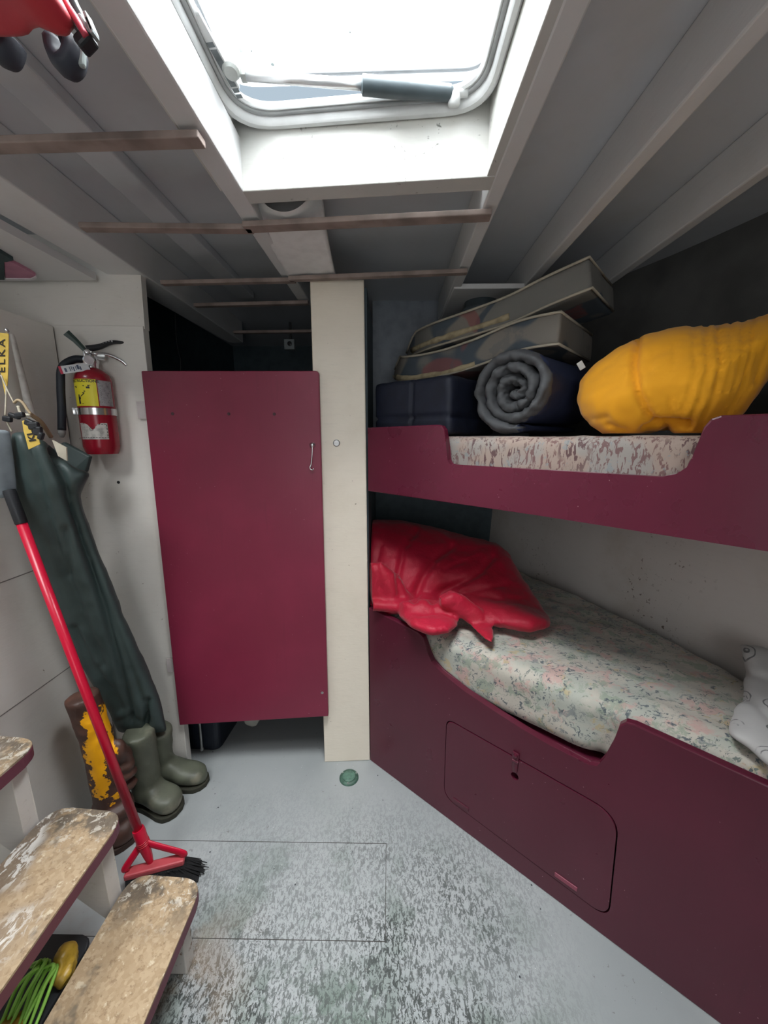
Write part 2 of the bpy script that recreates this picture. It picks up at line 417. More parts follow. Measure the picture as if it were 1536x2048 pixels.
# plywood seams of the locker front
bm = NB()
for z in (.985, .60):
    box(bm, -1.1405, -1.1388, .95, 1.385, z-.0015, z+.0015)
struct('trim_1', bm, simple('seam_shadow_gap', (.25, .23, .21), .8))

# bulkhead: header over everything, panel with the extinguisher
bm = NB(); prism(bm, [(-1.6, 1.775), (-.85, 1.775), (-.84, 2.06), (-1.6, 2.06)], lambda a, c, t: bh(a, c, t), -.03, 0); struct('wall_header', bm, m_panel)
bm = NB(); prism(bm, [(-1.15, 0), (-.865, 0), (-.852, 1.782), (-1.15, 1.782)], lambda a, c, t: bh(a, c, t), -.03, .008, .002)
pan = struct('wall_panel', bm, m_panel)
bm = NB(); lathe(bm, [(.0055, 0), (.0055, .0012), (.001, .0014)], bh(-1.0, 1.242, .008), HN, 12)
struct('screw_hole', bm, m_black, pan)
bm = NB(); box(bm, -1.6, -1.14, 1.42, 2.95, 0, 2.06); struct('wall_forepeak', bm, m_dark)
# post
bm = NB(); prism(bm, [(-.282, 0), (-.083, 0), (-.090, 1.944), (-.277, 1.944)], lambda a, c, t: bh(a, c, t), -.05, 0, .004)
post = struct('pillar', bm, m_post)
c = bh(-.198, 1.384, 0); bm = NB(); lathe(bm, [(.013, 0), (.013, .002), (.010, .004), (.002, .004)], c, HN, 20); obox(bm, c+HN*.005, (1,0,0), (0,1,0), (0,0,1), .009, .001, .002)
struct('strike_plate', bm, m_steel, post)

# door
bm = NB(); DT = .022
prism(bm, rpoly([(-.868, .235), (-.256, .253), (-.252, 1.636), (-.862, 1.631)], [.002, .004, .012, .004], 3), lambda a, c, t: bh(a, c, t), .009, .009+DT, .003)
door = struct('door_1', bm, maroon_paint('door_maroon_paint', (.20, .016, .046), .38))
F = .009+DT
bm = NB(); c = bh(-.283, 1.377, F); lathe(bm, [(.011, 0), (.011, .002), (.006, .004), (.004, .010), (.001, .010)], c, HN, 16)
tube(bm, spline([c+HN*.009, c+HN*.010+V((0,0,-.02)), bh(-.289, 1.31, F+.008), bh(-.294, 1.298, F+.008), bh(-.291, 1.289, F+.008), bh(-.284, 1.288, F+.009), bh(-.280, 1.293, F+.010)], 5), .0026, 8)
struct('hook_latch', bm, m_chrome, door, True)
bm = NB(); c = bh(-.278, .365, F); lathe(bm, [(.006, 0), (.006, .001), (.001, .002)], c, HN, 12); struct('screw_head', bm, m_steel, door)
for x in (-.77, -.575, -.415):
    bm = NB(); lathe(bm, [(.006, 0), (.0055, .0012), (.003, .0006), (.001, .0004)], bh(x, 1.487, F-.0003), HN, 10); struct('filled_screw', bm, simple('dark_maroon_filler', (.05,.012,.02), .5), door)
for z in (1.50, .50):
    bm = NB(); c = bh(-.872, z, .012); tube(bm, [c+V((0,0,-.03)), c+V((0,0,.03))], .006, 10); obox(bm, c+HN*.004-HT*.012, HT, HN, (0,0,1), .014, .0015, .03)
    struct('hinge', bm, simple('painted_hinge', (.62,.56,.55), .5), door)

# ------------------------------------------------------------------ hatch overhead
hat = thing('window_1', (-.07, .70, ZB), kind='structure')
# inner corners of the coaming at bottom edge
CFL, CFR, CBL, CBR = V((-.350, .989, 0)), V((.207, .945, 0)), V((-.352, .40, 0)), V((.205, .40, 0))
bm = NB()
def board(a, b, th, z0, z1):
    d = (b-a).normalized(); n = V((d.y, -d.x, 0)) 
    hexa(bm, [a+V((0,0,z0)), b+V((0,0,z0)), b+n*th+V((0,0,z0)), a+n*th+V((0,0,z0)), a+V((0,0,z1)), b+V((0,0,z1)), b+n*th+V((0,0,z1)), a+n*th+V((0,0,z1))], .002)
dC = (CFR-CFL).normalized()*.022; board(CFR+dC, CFL-dC, .048, ZB+.001, 2.10)
board(CBL, CBR, .04, ZB, 2.10)
board(CFL+V((.0005,0,0)), CBL+V((.0005,0,0)), .036, ZB+.0015, 2.10); board(CBR-V((.0005,0,0)), CFR-V((.0005,0,0)), .036, ZB+.0015, 2.10)
obj('coaming', bm, m_coam, hat)
def rrect(inset, z, r=.075, seg=8, grow=0):
    P = [CFL+V((inset, -inset, 0)), CFR+V((-inset, -inset, 0)), CBR+V((-inset, inset, 0)), CBL+V((inset, inset, 0))]
    return [V((x, y, z)) for x, y in rpoly([(p.x, p.y) for p in P], max(r-inset*.5, .02)*1.3, seg)]
m_alu = simple('white_hatch_aluminium', (.56, .57, .565), .35, 0, var=.06)
m_gask = simple('grey_gasket', (.30, .31, .31), .6)
bm = NB(); loft(bm, [rrect(i, z) for i, z in ((0.001, 2.10), (.001, 2.066), (.006, 2.062), (.014, 2.063), (.018, 2.068), (.020, 2.083), (.026, 2.083), (.026, 2.10), (0.001, 2.10))], caps=False); obj('flange', bm, m_alu, hat, 40)
bm = NB(); loft(bm, [rrect(i, z) for i, z in ((.019, 2.078), (.022, 2.0765), (.027, 2.078), (.027, 2.086), (.019, 2.086), (.019, 2.078))], caps=False); obj('gasket', bm, m_gask, hat, True)
bm = NB(); loft(bm, [rrect(i, z) for i, z in ((.026, 2.082), (.031, 2.081), (.034, 2.085), (.034, 2.091), (.030, 2.094), (.0, 2.104), (-.03, 2.104), (-.03, 2.098), (.026, 2.098), (.026, 2.082))], caps=False); obj('inner_frame', bm, m_alu, hat, 40)
# propped lid above
def lrect(o, z, r=.07):
    P = [(-.385-o, 1.040+o), (.238+o, 1.028+o), (.238+o, .36-o), (-.385-o, .36-o)]
    return [V((x, y, z + .0*(y-.4))) for x, y in rpoly(P, (r+o)*1.3, 8)]
bm = NB(); loft(bm, [lrect(o, z) for o, z in ((0, 2.190), (-.006, 2.184), (-.026, 2.184), (-.030, 2.190), (-.030, 2.212), (0, 2.218), (0, 2.190))], caps=False); obj('lid_frame', bm, m_alu, hat, 40)
bm = NB(); P_ = lrect(-.030, 2.186); tube(bm, P_ + P_[:1], .0035, 8, caps=False); obj('lid_gasket', bm, simple('dark_lid_gasket', (.07,.075,.08), .6), hat, True)
pm = M('frosted_acrylic', (.9, .93, .95), .3)
tr = pm.n.new('ShaderNodeBsdfTranslucent'); tr.inputs[0].default_value = (.95, .96, .97, 1)
tp = pm.n.new('ShaderNodeBsdfTransparent'); mx = pm.n.new('ShaderNodeMixShader'); mx.inputs[0].default_value = .86
mx2 = pm.n.new('ShaderNodeMixShader'); mx2.inputs[0].default_value = .06
pm.lk(tr.outputs[0], mx.inputs[1]); pm.lk(tp.outputs[0], mx.inputs[2]); pm.lk(mx.outputs[0], mx2.inputs[1]); pm.lk(pm.b.outputs[0], mx2.inputs[2])
pm.lk(mx2.outputs[0], pm.n['Material Output'].inputs[0])
bm = NB(); f = lrect(-.028, 2.206); vs = [bm.verts.new(p) for p in f]; bm.faces.new(vs)
r = bmesh.ops.extrude_face_region(bm, geom=bm.faces[:]); bmesh.ops.translate(bm, vec=(0,0,-.006), verts=[g for g in r['geom'] if isinstance(g, bmesh.types.BMVert)])
obj('pane', bm, pm.m, hat)
bm = NB()
for u, v, r_ in ((545, 127, .004), (503, 100, .002), (700, 62, .002)):
    c = onZ(u, v, 2.199); lathe(bm, [(r_, 0), (r_*.8, .002), (.0005, .0025)], c - V((0,0,.0022)), (0,0,1), 8)
obj('grit_speck', bm, simple('grit', (.12,.14,.14), .9), hat)
# prop arm
ZA = 2.082
a0, a1, a2, a3 = onZ(492, 151, ZA), onZ(722, 170, ZA), onZ(905, 187, ZA), onZ(936, 184, ZA)
bm = NB(); tube(bm, [a0, a1 + (a1-a0).normalized()*.03], .0085, 14); obj('prop_arm', bm, simple('satin_tube', (.78,.79,.80), .28, .6, bumps=0), hat, True)
bm = NB(); d = (a2-a1).normalized(); L = (a2-a1).length
lathe(bm, [(.010, 0), (.0155, .003), (.0155, L*.5), (.0145, L*.52), (.0135, L*.97), (.010, L)], a1, d, 20); obj('rubber_grip', bm, simple('grey_rubber_grip', (.055, .075, .085), .5), hat, 30)
bm = NB(); tube(bm, [a2-d*.005, a3], .0085, 12); lathe(bm, [(.010, -.016), (.0125, -.012), (.0125, .004), (.008, .008)], a2+d*.004-V((0,0,.004)), (0, -.4, 1), 14)
tube(bm, spline([a3, a3+V((.02,-.012,.002)), a3+V((.036,-.036,.006))], 4), .004, 8); obj('end_fitting', bm, m_alu, hat, True)
bm = NB(); c = onZ(463, 118, 2.10); lathe(bm, [(.012, -.03), (.016, -.025), (.017, .012), (.022, .02), (.023, .03), (.018, .038), (.004, .041)], c, (0, .25, 1), 20)
obox(bm, onZ(486, 136, 2.095), (1,0,0), (0,1,0), (0,0,1), .006, .01, .018, .002); obj('pivot_lug', bm, simple('worn_zinc', (.42,.44,.42), .45, .3), hat, 30)
bm = NB(); p0, p1 = onZ(386, 20, 2.086), onZ(472, 176, 2.082); d = (p1-p0).normalized(); L = (p1-p0).length; sx = V((-d.y, d.x, 0))
obox(bm, (p0+p1)/2, d, sx, (0,0,1), L/2, .009, .004, .003); obj('slotted_bracket', bm, m_alu, hat)
bm = NB()
for k in range(9): obox(bm, p0+d*(.05+.0125*k)-V((0,0,.0042)), d, sx, (0,0,1), .004, .006, .0006)
obox(bm, p0+d*(L-.045)-V((0,0,.0042)), d, sx, (0,0,1), .028, .006, .0006)
obj('bracket_slots', bm, simple('slot_grey', (.16,.18,.19), .7), hat)

# battens nailed under the beams
BG = 'bare battens under the deck'
def batten(x0, y0, x1, y1, w, label, z=1.930, h=.013):
    y0 += .012; y1 += .012; w -= .012
    d = V((x1-x0, y1-y0, 0)).normalized(); n = V((-d.y, d.x, 0)); a, b = V((x0, y0, z)), V((x1, y1, z))
    bm = NB(); hexa(bm, [a, b, b+n*w, a+n*w, a+V((0,0,h)), b+V((0,0,h)), b+n*w+V((0,0,h)), a+n*w+V((0,0,h))], .002)
    return obj('wooden_batten', bm, m_batten, label=label, cat='batten', group=BG)
k = (1.928-1.4)/.55
batten(-.795, .827*k, -.358*k, .816*k, .042, 'bare wood batten ending beside the hatch opening, below the red bag')
batten(-.795, 1.120*k, -.372*k, 1.135*k, .040, 'bare wood batten left of the white paper sleeve, meeting the beam')
batten(-.392*k, 1.122*k, .255*k, 1.074*k, .048, 'long bare wood batten under the deck just ahead of the hatch, holding the paper sleeve')
batten(-.360*k, 1.470*k, .262*k, 1.418*k, .036, 'bare wood batten across the head of the cream post')
batten(-.80, 1.500*k, -.340*k, 1.482*k, .036, 'bare wood batten left of the cream post top, nearer of the two')
batten(-.80, 1.740*k, -.340*k, 1.712*k, .036, 'bare wood batten in the gloom over the maroon door, farther of the two')
batten(-.80, 2.16*k, -.13, 2.14*k, .036, 'faint bare batten deep in the dark space above the door')

# white paper sleeve tucked between beam and batten
m_paper = simple('crumpled_white_paper', (.86, .85, .84), .7, var=.05, sc=25, bumps=.3, bsc=40)
bm = NB(); rings = []
P0, P1 = onZ(500, 408, 1.968), onZ(640, 402, 1.968); Q0, Q1 = onZ(583, 553, 1.966), onZ(672, 549, 1.966)
for j in range(25):
    t = j/24; a, b = P0.lerp(Q0, t), P1.lerp(Q1, t); sag = .0 + .03*(1-t)**6
    row = []
    for i in range(17):
        s = i/16; p = a.lerp(b, s); p.z = 1.946 + .006*abs(nz(p, 22, 3)) + .06*(1-t)**6*(abs(2*s-1)**2) 
        row.append(p)
    back = [q + V((0, 0, .016 + .05*(1-t)**4)) for q in row[::-1]]
    rings.append(row + back)
loft(bm, rings, caps=False)
obj('paper_sleeve', bm, m_paper, smooth=True, label='crumpled white paper sleeve tucked flat between the beam and the battens ahead of the hatch', cat='paper')

# round chrome deck light
c = V((.371, 1.70, 1.888)); t = thing('ceiling_light', c, 'round chrome ring light under the deck above the foam cushions', 'light')
bm = NB(); lathe(bm, [(.066, .056), (.070, .030), (.076, .028), (.080, .018), (.077, 0), (.070, -.004), (.060, 0), (.058, .01)], c, (0,0,1), 36); obj('rim', bm, simple('grey_ring_metal', (.12,.15,.17), .25, .3), t, True)
bm = NB(); lathe(bm, [(.058, .008), (.04, -.002), (.002, -.006)], c, (0,0,1), 30); obj('lens', bm, simple('smoky_lens', (.035,.045,.055), .25), t, True)

# ------------------------------------------------------------------ bunks
m_bunk = maroon_paint('bunk_maroon_paint', (.088, .0095, .025), .27)
SR = 1.56
lb = thing('bunk_bed', bk(.9, 0, .3), 'lower berth with a dark maroon front board, dipped top edge and locker door', 'bunk')
out = [(0,0),(SR,0),(SR,.655),(.93,.692),(.910,.688),(.897,.672),(.889,.62),(.878,.56),(.862,.522),(.84,.512),(.735,.515),(.655,.523),(.579,.534),(.45,.556),(.35,.583),(.31,.606),(.293,.632),(.285,.665),(.272,.69),(.25,.702),(0,.722)]
bm = NB(); prism(bm, out, lambda a, c, t: bk(a, c, t), 0, .024, .004)
LD = [(.382, .085), (.932, .067), (.924, .412), (.382, .418)]
cut = NB(); prism(cut, rpoly(LD, [.05, .045, .07, .035], 8), lambda a, c, t: bk(a, c, t), -.02, .05)
obj('front_board', boolean(bm, cut), m_bunk, lb)
ins = lambda P, e: [(P[0][0]+e, P[0][1]+e), (P[1][0]-e, P[1][1]+e), (P[2][0]-e, P[2][1]-e), (P[3][0]+e, P[3][1]-e)]
bm = NB(); prism(bm, rpoly(ins(LD, .0035), [.047, .042, .067, .032], 8), lambda a, c, t: bk(a, c, t), -.0015, .020, .0025)
cut = NB(); lathe(cut, [(.0125, -.03), (.0125, .03)], bk(.640, .347, 0), BN, 20)
for v in cut.verts: v.co = v.co
ld = obj('locker_door', boolean(bm, cut), m_bunk, lb)
bm = NB(); prism(bm, rpoly([(.628, .435), (.650, .435), (.647, .365), (.636, .362), (.631, .366)], .004, 3), lambda a, c, t: bk(a, c, t), -.006, -.0016, .0015)
lathe(bm, [(.006, .0), (.006, .006), (.002, .008)], bk(.640, .427, -.005), -BN, 10); tube(bm, [bk(.630, .405, -.006), bk(.650, .405, -.006)], .004, 8)
obj('turn_latch', bm, m_bunk, ld, 40)
m_hinge = maroon_paint('worn_maroon_hinge', (.26, .05, .085), .4)
for s0 in (.455, .815):
    bm = NB(); obox(bm, bk(s0, .098 + (.006 if s0 < .6 else -.004), -.002), BD, BN, (0,0,1), .032, .002, .007, .001); obj('hinge', bm, m_hinge if s0 > .6 else m_bunk, ld)
bm = NB(); obox(bm, bk(.645, .30, .28), BD, BN, (0,0,1), .38, .24, .003); obj('locker_shelf', bm, m_black, lb)
def berth_poly(off, gap, s0=0.01, s1=SR-.06, short=False):
    a, b = bk(s0, 0, off), bk(s1, 0, off); a.x = max(a.x, -.078)
    pts = [(a.x, a.y), (b.x, b.y)]
    for y in (b.y+.35, .8, 1.1, 1.35, 1.6, 1.85, 1.98) + (() if short else (2.15, 2.3)):
        if y > b.y+.3: pts.append((hullx(y)-gap, y))
    pts.append((-.076, 1.98 if short else 2.3)); return pts
bm = NB(); prism(bm, berth_poly(.026, .11), lambda a, c, t: V((a, c, t)), .47, .50); obj('bed_base', bm, m_bunk, lb)

ub = thing('bunk_bed', bk(.9, 1.18, .3), 'upper berth with a glossy maroon lee board notched down in the middle', 'bunk')
out = [(0,1.202),(.64,1.193),(1.10,1.18),(SR,1.163),(SR,1.452),(1.0,1.447),(.985,1.441),(.975,1.424),(.971,1.40),(.968,1.362),(.96,1.337),(.942,1.320),(.915,1.316),(.373,1.315),(.358,1.319),(.350,1.333),(.343,1.40),(.338,1.428),(.327,1.441),(.31,1.4445),(0,1.441)]
bm = NB(); prism(bm, out, lambda a, c, t: bk(a, c, t), 0, .024, .004); obj('lee_board', bm, maroon_paint('lee_board_maroon_paint', (.115, .0115, .032), .25), ub)
bm = NB(); prism(bm, berth_poly(.026, .11, short=True), lambda a, c, t: V((a, c, t)), 1.215, 1.25); obj('bed_base', bm, m_shade_grey, ub)

# floral sheet
def floral():
    m = M('faded_floral_sheet', (.47, .435, .375), .85, sheen=.2)
    n = m.n.new('ShaderNodeMix'); n.data_type = 'RGBA'; n.inputs[0].default_value = .06; m.lk(m.co, n.inputs[6]); m.lk(m.noise(22, 3, .6, out='Color'), n.inputs[7]); co = n.outputs[2]
    m.mix(m.ramp(m.noise(9, 3, co=m.map(loc=(3,1,2), src=co)), .46, .60), (.40, .41, .36))
    m.mix(m.mul(m.ramp(m.noise(15, 3, .6, co=m.map(loc=(9,4,1), src=co)), .53, .62), .75), (.50, .31, .28))
    m.mix(m.mul(m.ramp(m.noise(21, 4, .65, co=m.map(loc=(1,7,5), src=co)), .53, .61), .75), (.25, .30, .23))
    m.mix(m.mul(m.ramp(m.noise(19, 3, .6, co=m.map(loc=(5,2,8), src=co)), .60, .67), .7), (.46, .36, .19))
    m.mix(m.mul(m.ramp(m.noise(26, 5, .7, co=m.map(loc=(2,9,3), src=co)), .57, .63), .8), (.19, .215, .215))
    for k, (r, lo, sc) in enumerate(((.7, (1,1,1), 40), (-.4, (4,2,6), 46), (1.4, (7,3,2), 52))):
        lf = m.mul(m.ramp(m.noise(1, 3, .6, .3, co=m.map((sc, sc*2.6, sc), (0, 0, r), lo, src=co)), .60, .64), m.ramp(m.noise(8, 2, co=m.map(loc=lo)), .44, .54))
        m.mix(m.mul(lf, .9), (.07, .09, .11) if k != 1 else (.11, .14, .13))
    m.bump(m.noise(400, 1), .1, .0005); m.bump(m.noise(1, 3, co=m.map((14, 60, 20), (0, 0, .4))), .35, .006)
    return m.m
m_floral = floral()
def mattress(z0, z1, off, gap, r, voxel, fn=None):
    bm = NB(); P = berth_poly(off, gap, short=z0 > 1); prism(bm, P, lambda a, c, t: V((a, c, t)), z0, z1)
    bev(bm, [e for e in bm.edges if abs(e.verts[0].co.z - e.verts[1].co.z) < 1e-6], r, 4)
    bmesh.ops.triangulate(bm, faces=bm.faces)
    me = soft(bm, voxel, 3, .5)
    if fn: displace(me, fn)
    for v in me.vertices: v.co.z = max(v.co.z, z0-.006)
    return me
def mat_low(p, n):
    s = (p-BA).dot(BD); o = (p-BA).dot(BN); d = .004*ridge(p, 9, 2) + .006*nz(p, 5, 1)
    q = V(((s*3), o*16, p.z*5)); 
    d += .006*(1-2*abs(noise.noise(q)))*max(0, n.z)
    d += .006*math.exp(-((s-.6)/.25)**2)*math.exp(-(o/.08)**2)
    d -= .02*math.exp(-((s-.86)/.03)**2)*math.exp(-(o/.06)**2)
    return d
obj('mattress', mattress(.512, .690, .036, .075, .040, .012, mat_low), m_floral, smooth=True, label='lower berth mattress under a faded floral sheet of pink, green and blue', cat='mattress')
def hatch_print():
    m = M('brown_stroke_sheet', (.37, .285, .24), .85, sheen=.2)
    m.mix(m.ramp(m.noise(9, 2), .5, .62), (.33, .30, .275))
    z = m.sep(2)
    s1 = m.ramp(m.noise(1, 3, .6, .6, co=m.map((105, 105, 34), (0, .5, .7))), .53, .575)
    s2 = m.ramp(m.noise(1, 3, .6, .6, co=m.map((110, 110, 36), (.3, -.7, .7), (3,3,3))), .53, .575)
    k = m.ramp(m.noise(7, 1, co=m.map(loc=(5,5,5))), .45, .55)
    m.mix(m.mul(m.mul(s1, k), .9), (.10, .045, .05)); 
    n = m.n.new('ShaderNodeMath'); n.operation = 'SUBTRACT'; n.inputs[0].default_value = 1; m.lk(k, n.inputs[1])
    m.mix(m.mul(m.mul(s2, n.outputs[0]), .85), (.16, .075, .075))
    m.mix(m.mul(m.ramp(m.noise(40, 3, .6, co=m.map(loc=(7,8,1))), .62, .66), .7), (.25, .28, .29))
    m.bump(m.noise(400, 1), .1, .0005)
    return m.m
obj('mattress', mattress(1.262, 1.405, .037, .08, .022, .012, lambda p, n: .003*nz(p, 14, 1)+.0025*ridge(p, 8, 5)), hatch_print(), smooth=True, label='upper berth mattress under a cream sheet printed with brown pen strokes', cat='mattress')

# ------------------------------------------------------------------ bedding on the upper berth
m_padgrey = simple('grey_ripstop', (.085, .088, .095), .65, var=.12, sc=30, bumps=.3, bsc=60)
m_padnavy = simple('navy_ripstop', (.020, .032, .085), .6, var=.1, sc=20, bumps=.25, bsc=60)
def roll():
    c0 = onB(1019, 786, .11); c0.z = 1.413 + .135
    L = .46; n = 30; N = 118; ax = (BN + V((.10, -.04, 0))).normalized(); ex = (BD - ax*BD.dot(ax)).normalized(); ez = V((0, 0, 1))
    rings = []; tg = []
    for i in range(N+1):
        f = i/N; th = 2*PI*3.1*f - 1.9; r = .012 + .111*f**.92
        r *= 1 + .05*math.sin(3*th+1)*(1-f) + .04*math.cos(2*th)
        rad = ex*math.cos(th) + ez*math.sin(th); h = .0135*(1 + .12*math.sin(9*th))
        if f > .985: h *= .6
        if f < .02: h *= .6
        row = []
        for k in range(n):
            a = 2*PI*k/n; ca, sa = math.cos(a), math.sin(a)
            w = math.copysign(abs(ca)**.22, ca); t = math.copysign(abs(sa)**.8, sa)
            end = .014*nz(V((th*1.3, f*3, 0)), 1.9) + (.022*(1-f) if w < 0 else 0)
            p = c0 + rad*(r + t*h) + ax*(L/2 + w*(L/2)) + ax*end*(1 if w < 0 else 0)
            row.append(p)
        rings.append(row); tg.append((th, r))
    bm = NB(); loft(bm, rings)
    bm.faces.ensure_lookup_table()
    me = bake(bm, [('SUBSURF', dict(levels=1, render_levels=1))])
    def wr(p, nrm):
        o = (p-c0).dot(ax); return (.006*ridge(p, 24, 4) + .004*ridge(p, 55, 2)) * (1 if o < .05 else .3)
    displace(me, wr)
    me2 = me
    for p in me2.polygons:
        q = p.center - c0; o = q.dot(ax); rr = (q - ax*o).length
        p.material_index = 1 if (o > .028 and rr > .10) else 0
    t = obj('rolled_pad', me2, [m_padgrey, m_padnavy], smooth=True, label='rolled sleeping pad, grey spiral end and navy outside, on the upper berth', cat='sleeping pad')
    return t
roll()
# yellow pillow sack
m_yel = M('yellow_cotton', (.92, .40, .005), .8, sheen=.2)
m_yel.mix(m_yel.ramp(m_yel.noise(7, 3), .45, .75), (.85, .34, .004)); m_yel.bump(m_yel.noise(350, 1), .1, .0005); m_yel.bump(m_yel.noise(40, 3), .2, .003)
def pillow_yellow():
    c = onB(1290, 770, .20)
    t = thing('stuffed_pillow', V((c.x+.05, c.y-.05, 1.407)), 'plump yellow fabric pillow gathered towards its right end, on the upper berth', 'pillow')
    Z = V((0,0,1)); bm = NB()
    def at(u, v): return onB(u, v, .19 + .05*(max(0, u-1300)/250) + .04*(850-v)/200)
    inflate(bm, [(1153,800),(1160,762),(1192,728),(1240,692),(1290,668),(1360,654),(1440,650),(1500,640),(1570,618),(1640,600),(1650,640),(1600,680),(1555,730),(1520,785),(1490,825),(1440,862),(1400,876),(1370,876),(1335,862),(1300,868),(1262,878),(1212,874),(1180,850),(1160,825)], at, .14)
    me = soft(bm, .0085, 6, .5)
    LN = [([(1274,678),(1268,730),(1276,785),(1300,832),(1332,862)], 7, .016), ([(1290,862),(1330,846),(1375,852)], 9, .022)]
    GA = [[(1388,655),(1392,740),(1376,800),(1352,850)], [(1412,652),(1418,735),(1400,800),(1372,860)], [(1436,650),(1444,730),(1428,795),(1396,865)], [(1462,648),(1466,725),(1448,790),(1415,860)], [(1486,644),(1486,720),(1466,785),(1436,845)], [(1506,640),(1504,712),(1484,778),(1455,830)], [(1528,636),(1520,704),(1500,770),(1470,820)], [(1548,628),(1534,700),(1512,765)]]
    LN += [(l, 4.5, .0045 + .002*(i % 3)) for i, l in enumerate(GA)]
    LN += [([(1340,800),(1345,835)], 5, .005), ([(1215,850),(1250,862)], 6, .006), ([(1180,840),(1215,835)], 7, .005), ([(1350,690),(1348,740)], 5, .004), ([(1310,700),(1300,740)], 6, .003)]
    def fn(p, n): return folds(p, n, LN) + .003*nz(p, 12, 2) + .0022*ridge(p, 24, 3)
    displace(me, fn)
    for v in me.vertices: v.co.z = max(v.co.z, 1.414 + .001*nz(v.co, 30))
    obj('pillow_body', me, m_yel.m, t, True)
    bm = NB(); c = onB(1162, 731, .20); obox(bm, c, (BD+Z*.6).normalized(), BN, (Z-BD*.6).normalized(), .008, .0012, .012, .0008); obj('fabric_tag', bm, simple('white_fabric_tag', (.6,.58,.54), .8), t)
pillow_yellow()
bm = NB(); ell(bm, bk(1.21, 1.492, .22), BD, BN, (0,0,1), .13, .16, .075); ell(bm, bk(1.36, 1.485, .2), BD, BN, (0,0,1), .14, .14, .066)
me = displace(soft(bm, .012, 6), lambda p, n: .008*ridge(p, 11)); 
obj('folded_blanket', me, simple('rust_brown_blanket', (.13, .035, .012), .85), smooth=True, label='rust brown blanket in shade behind the right end of the lee board', cat='blanket')
# dark navy folded mat
def softbox(c, ax, ay, az, hx, hy, hz, vox, it=8, fn=None):
    bm = NB(); obox(bm, c, ax, ay, az, hx, hy, hz); bmesh.ops.subdivide_edges(bm, edges=bm.edges[:], cuts=2); bmesh.ops.triangulate(bm, faces=bm.faces)
    me = soft(bm, vox, it, .6)
    if fn: displace(me, fn)
    return me
cN = bk(.14, 0, .24); cN.z = 1.420 + .092
def navyfn(p, n):
    s = (p-BA).dot(BD); d = .003*ridge(p, 9)
    d -= .010*math.exp(-((s-.15)/.006)**2) + .010*math.exp(-((p.z-1.475)/.006)**2)
    return d
me = softbox(cN, BD, BN, (0,0,1), .172, .165, .097, .010, 8, navyfn)
for v in me.vertices: v.co.x = max(v.co.x, -.080)
obj('folded_mat', me, m_navy, smooth=True, label='dark navy folded mat lying under the two foam cushions by the post', cat='mat')
# two foam cushions
def cushion_mat(name, seed):
    m = M(name, (.20, .195, .18), .85)
    f = m.noise(1, 1, .4, .2, co=m.map((3.4, 3.4, 5), (0, 0, .7), (seed, seed*2, 0)))
    m.mix(m.ramp(f, .46, .49), (.075, .095, .115)); m.mix(m.ramp(f, .54, .57), (.23, .21, .185))
    m.mix(m.mul(m.ramp(m.noise(4.5, 2, co=m.map(loc=(seed, 3, 1))), .62, .65), .7), (.26, .09, .085))
    m.mix(m.mul(m.ramp(m.noise(11, 4, .6, co=m.map(loc=(seed, 5, 1))), .60, .64), .35), (.12, .13, .14))
    m.bump(m.noise(30, 3), .2, .003)
    return m.m
m_pipe = simple('cream_piping', (.50, .45, .36), .8)
m_rawfoam = simple('torn_cream_foam', (.46, .38, .24), .9, var=.2, sc=40, bumps=.6, bsc=50)
def cushion(label, path, depth, th, seed, torn=None, tops=1):
    # path: (s, z) centre line of the lower front edge, front at offset off; extruded along BN
    t = thing('foam_cushion', bk(path[0][0], path[0][1], depth[0]), label, 'cushion', 'foam cushions stacked on the upper berth')
    P = spline([V((a, b, 0)) for a, b in path], 6); rings = []
    n = len(P)
    for i, p in enumerate(P):
        tg = (P[min(i+1, n-1)] - P[max(i-1, 0)]).normalized(); nrm = V((-tg.y, tg.x, 0))
        taper = min(1, .35 + i/4) if i < 3 else 1; o0 = depth[0] + (.10*(1-min(1, i/8))**2)
        row = []
        for a, b in rpoly([(o0, 0), (depth[1], 0), (depth[1], th*taper), (o0, th*taper)], .016, 4):
            q = p + nrm*b; row.append(bk(q.x, q.y, a))
        rings.append(row)
    bm = NB(); loft(bm, rings); bmesh.ops.triangulate(bm, faces=bm.faces)
    me = soft(bm, .010, 3, .5); displace(me, lambda p, n_: .003*nz(p, 10, seed))
    obj('cover', me, cushion_mat('faded_patchwork_cover_%d' % seed, seed), t, True)
    for z, nm in ((.004, 'piping'), (th-.004, 'piping')):
        pts = []
        for i, p in enumerate(P):
            tg = (P[min(i+1, n-1)] - P[max(i-1, 0)]).normalized(); nrm = V((-tg.y, tg.x, 0)); o0 = depth[0] + (.10*(1-min(1, i/8))**2)
            taper = min(1, .35 + i/4) if i < 3 else 1
            q = p + nrm*(z if z < .02 else z*taper); pts.append(bk(q.x, q.y, o0+.001))
        e = pts[-1]; pts.append(e + BN*(depth[1]-depth[0]-.03))
        bm = NB(); tube(bm, pts, .0042, 8); obj(nm, bm, m_pipe, t, True)
    if torn:
        pts = []
        for i in range(torn[0], torn[1]):
            p = P[i]; tg = (P[i+1]-P[i-1]).normalized(); nrm = V((-tg.y, tg.x, 0)); q = p + nrm*(torn[2]); pts.append(bk(q.x, q.y, depth[0]+(.10*(1-min(1, i/8))**2)+.004))
        bm = NB(); tube(bm, pts, [.0115*(1+.45*nz(p_, 60)) for p_ in pts], 8); obj('torn_edge', bm, m_rawfoam, t, True)
    return t
def sz(u, v, o): p = onB(u, v, o); return ((p-BA).dot(BD), p.z)
oL = .22
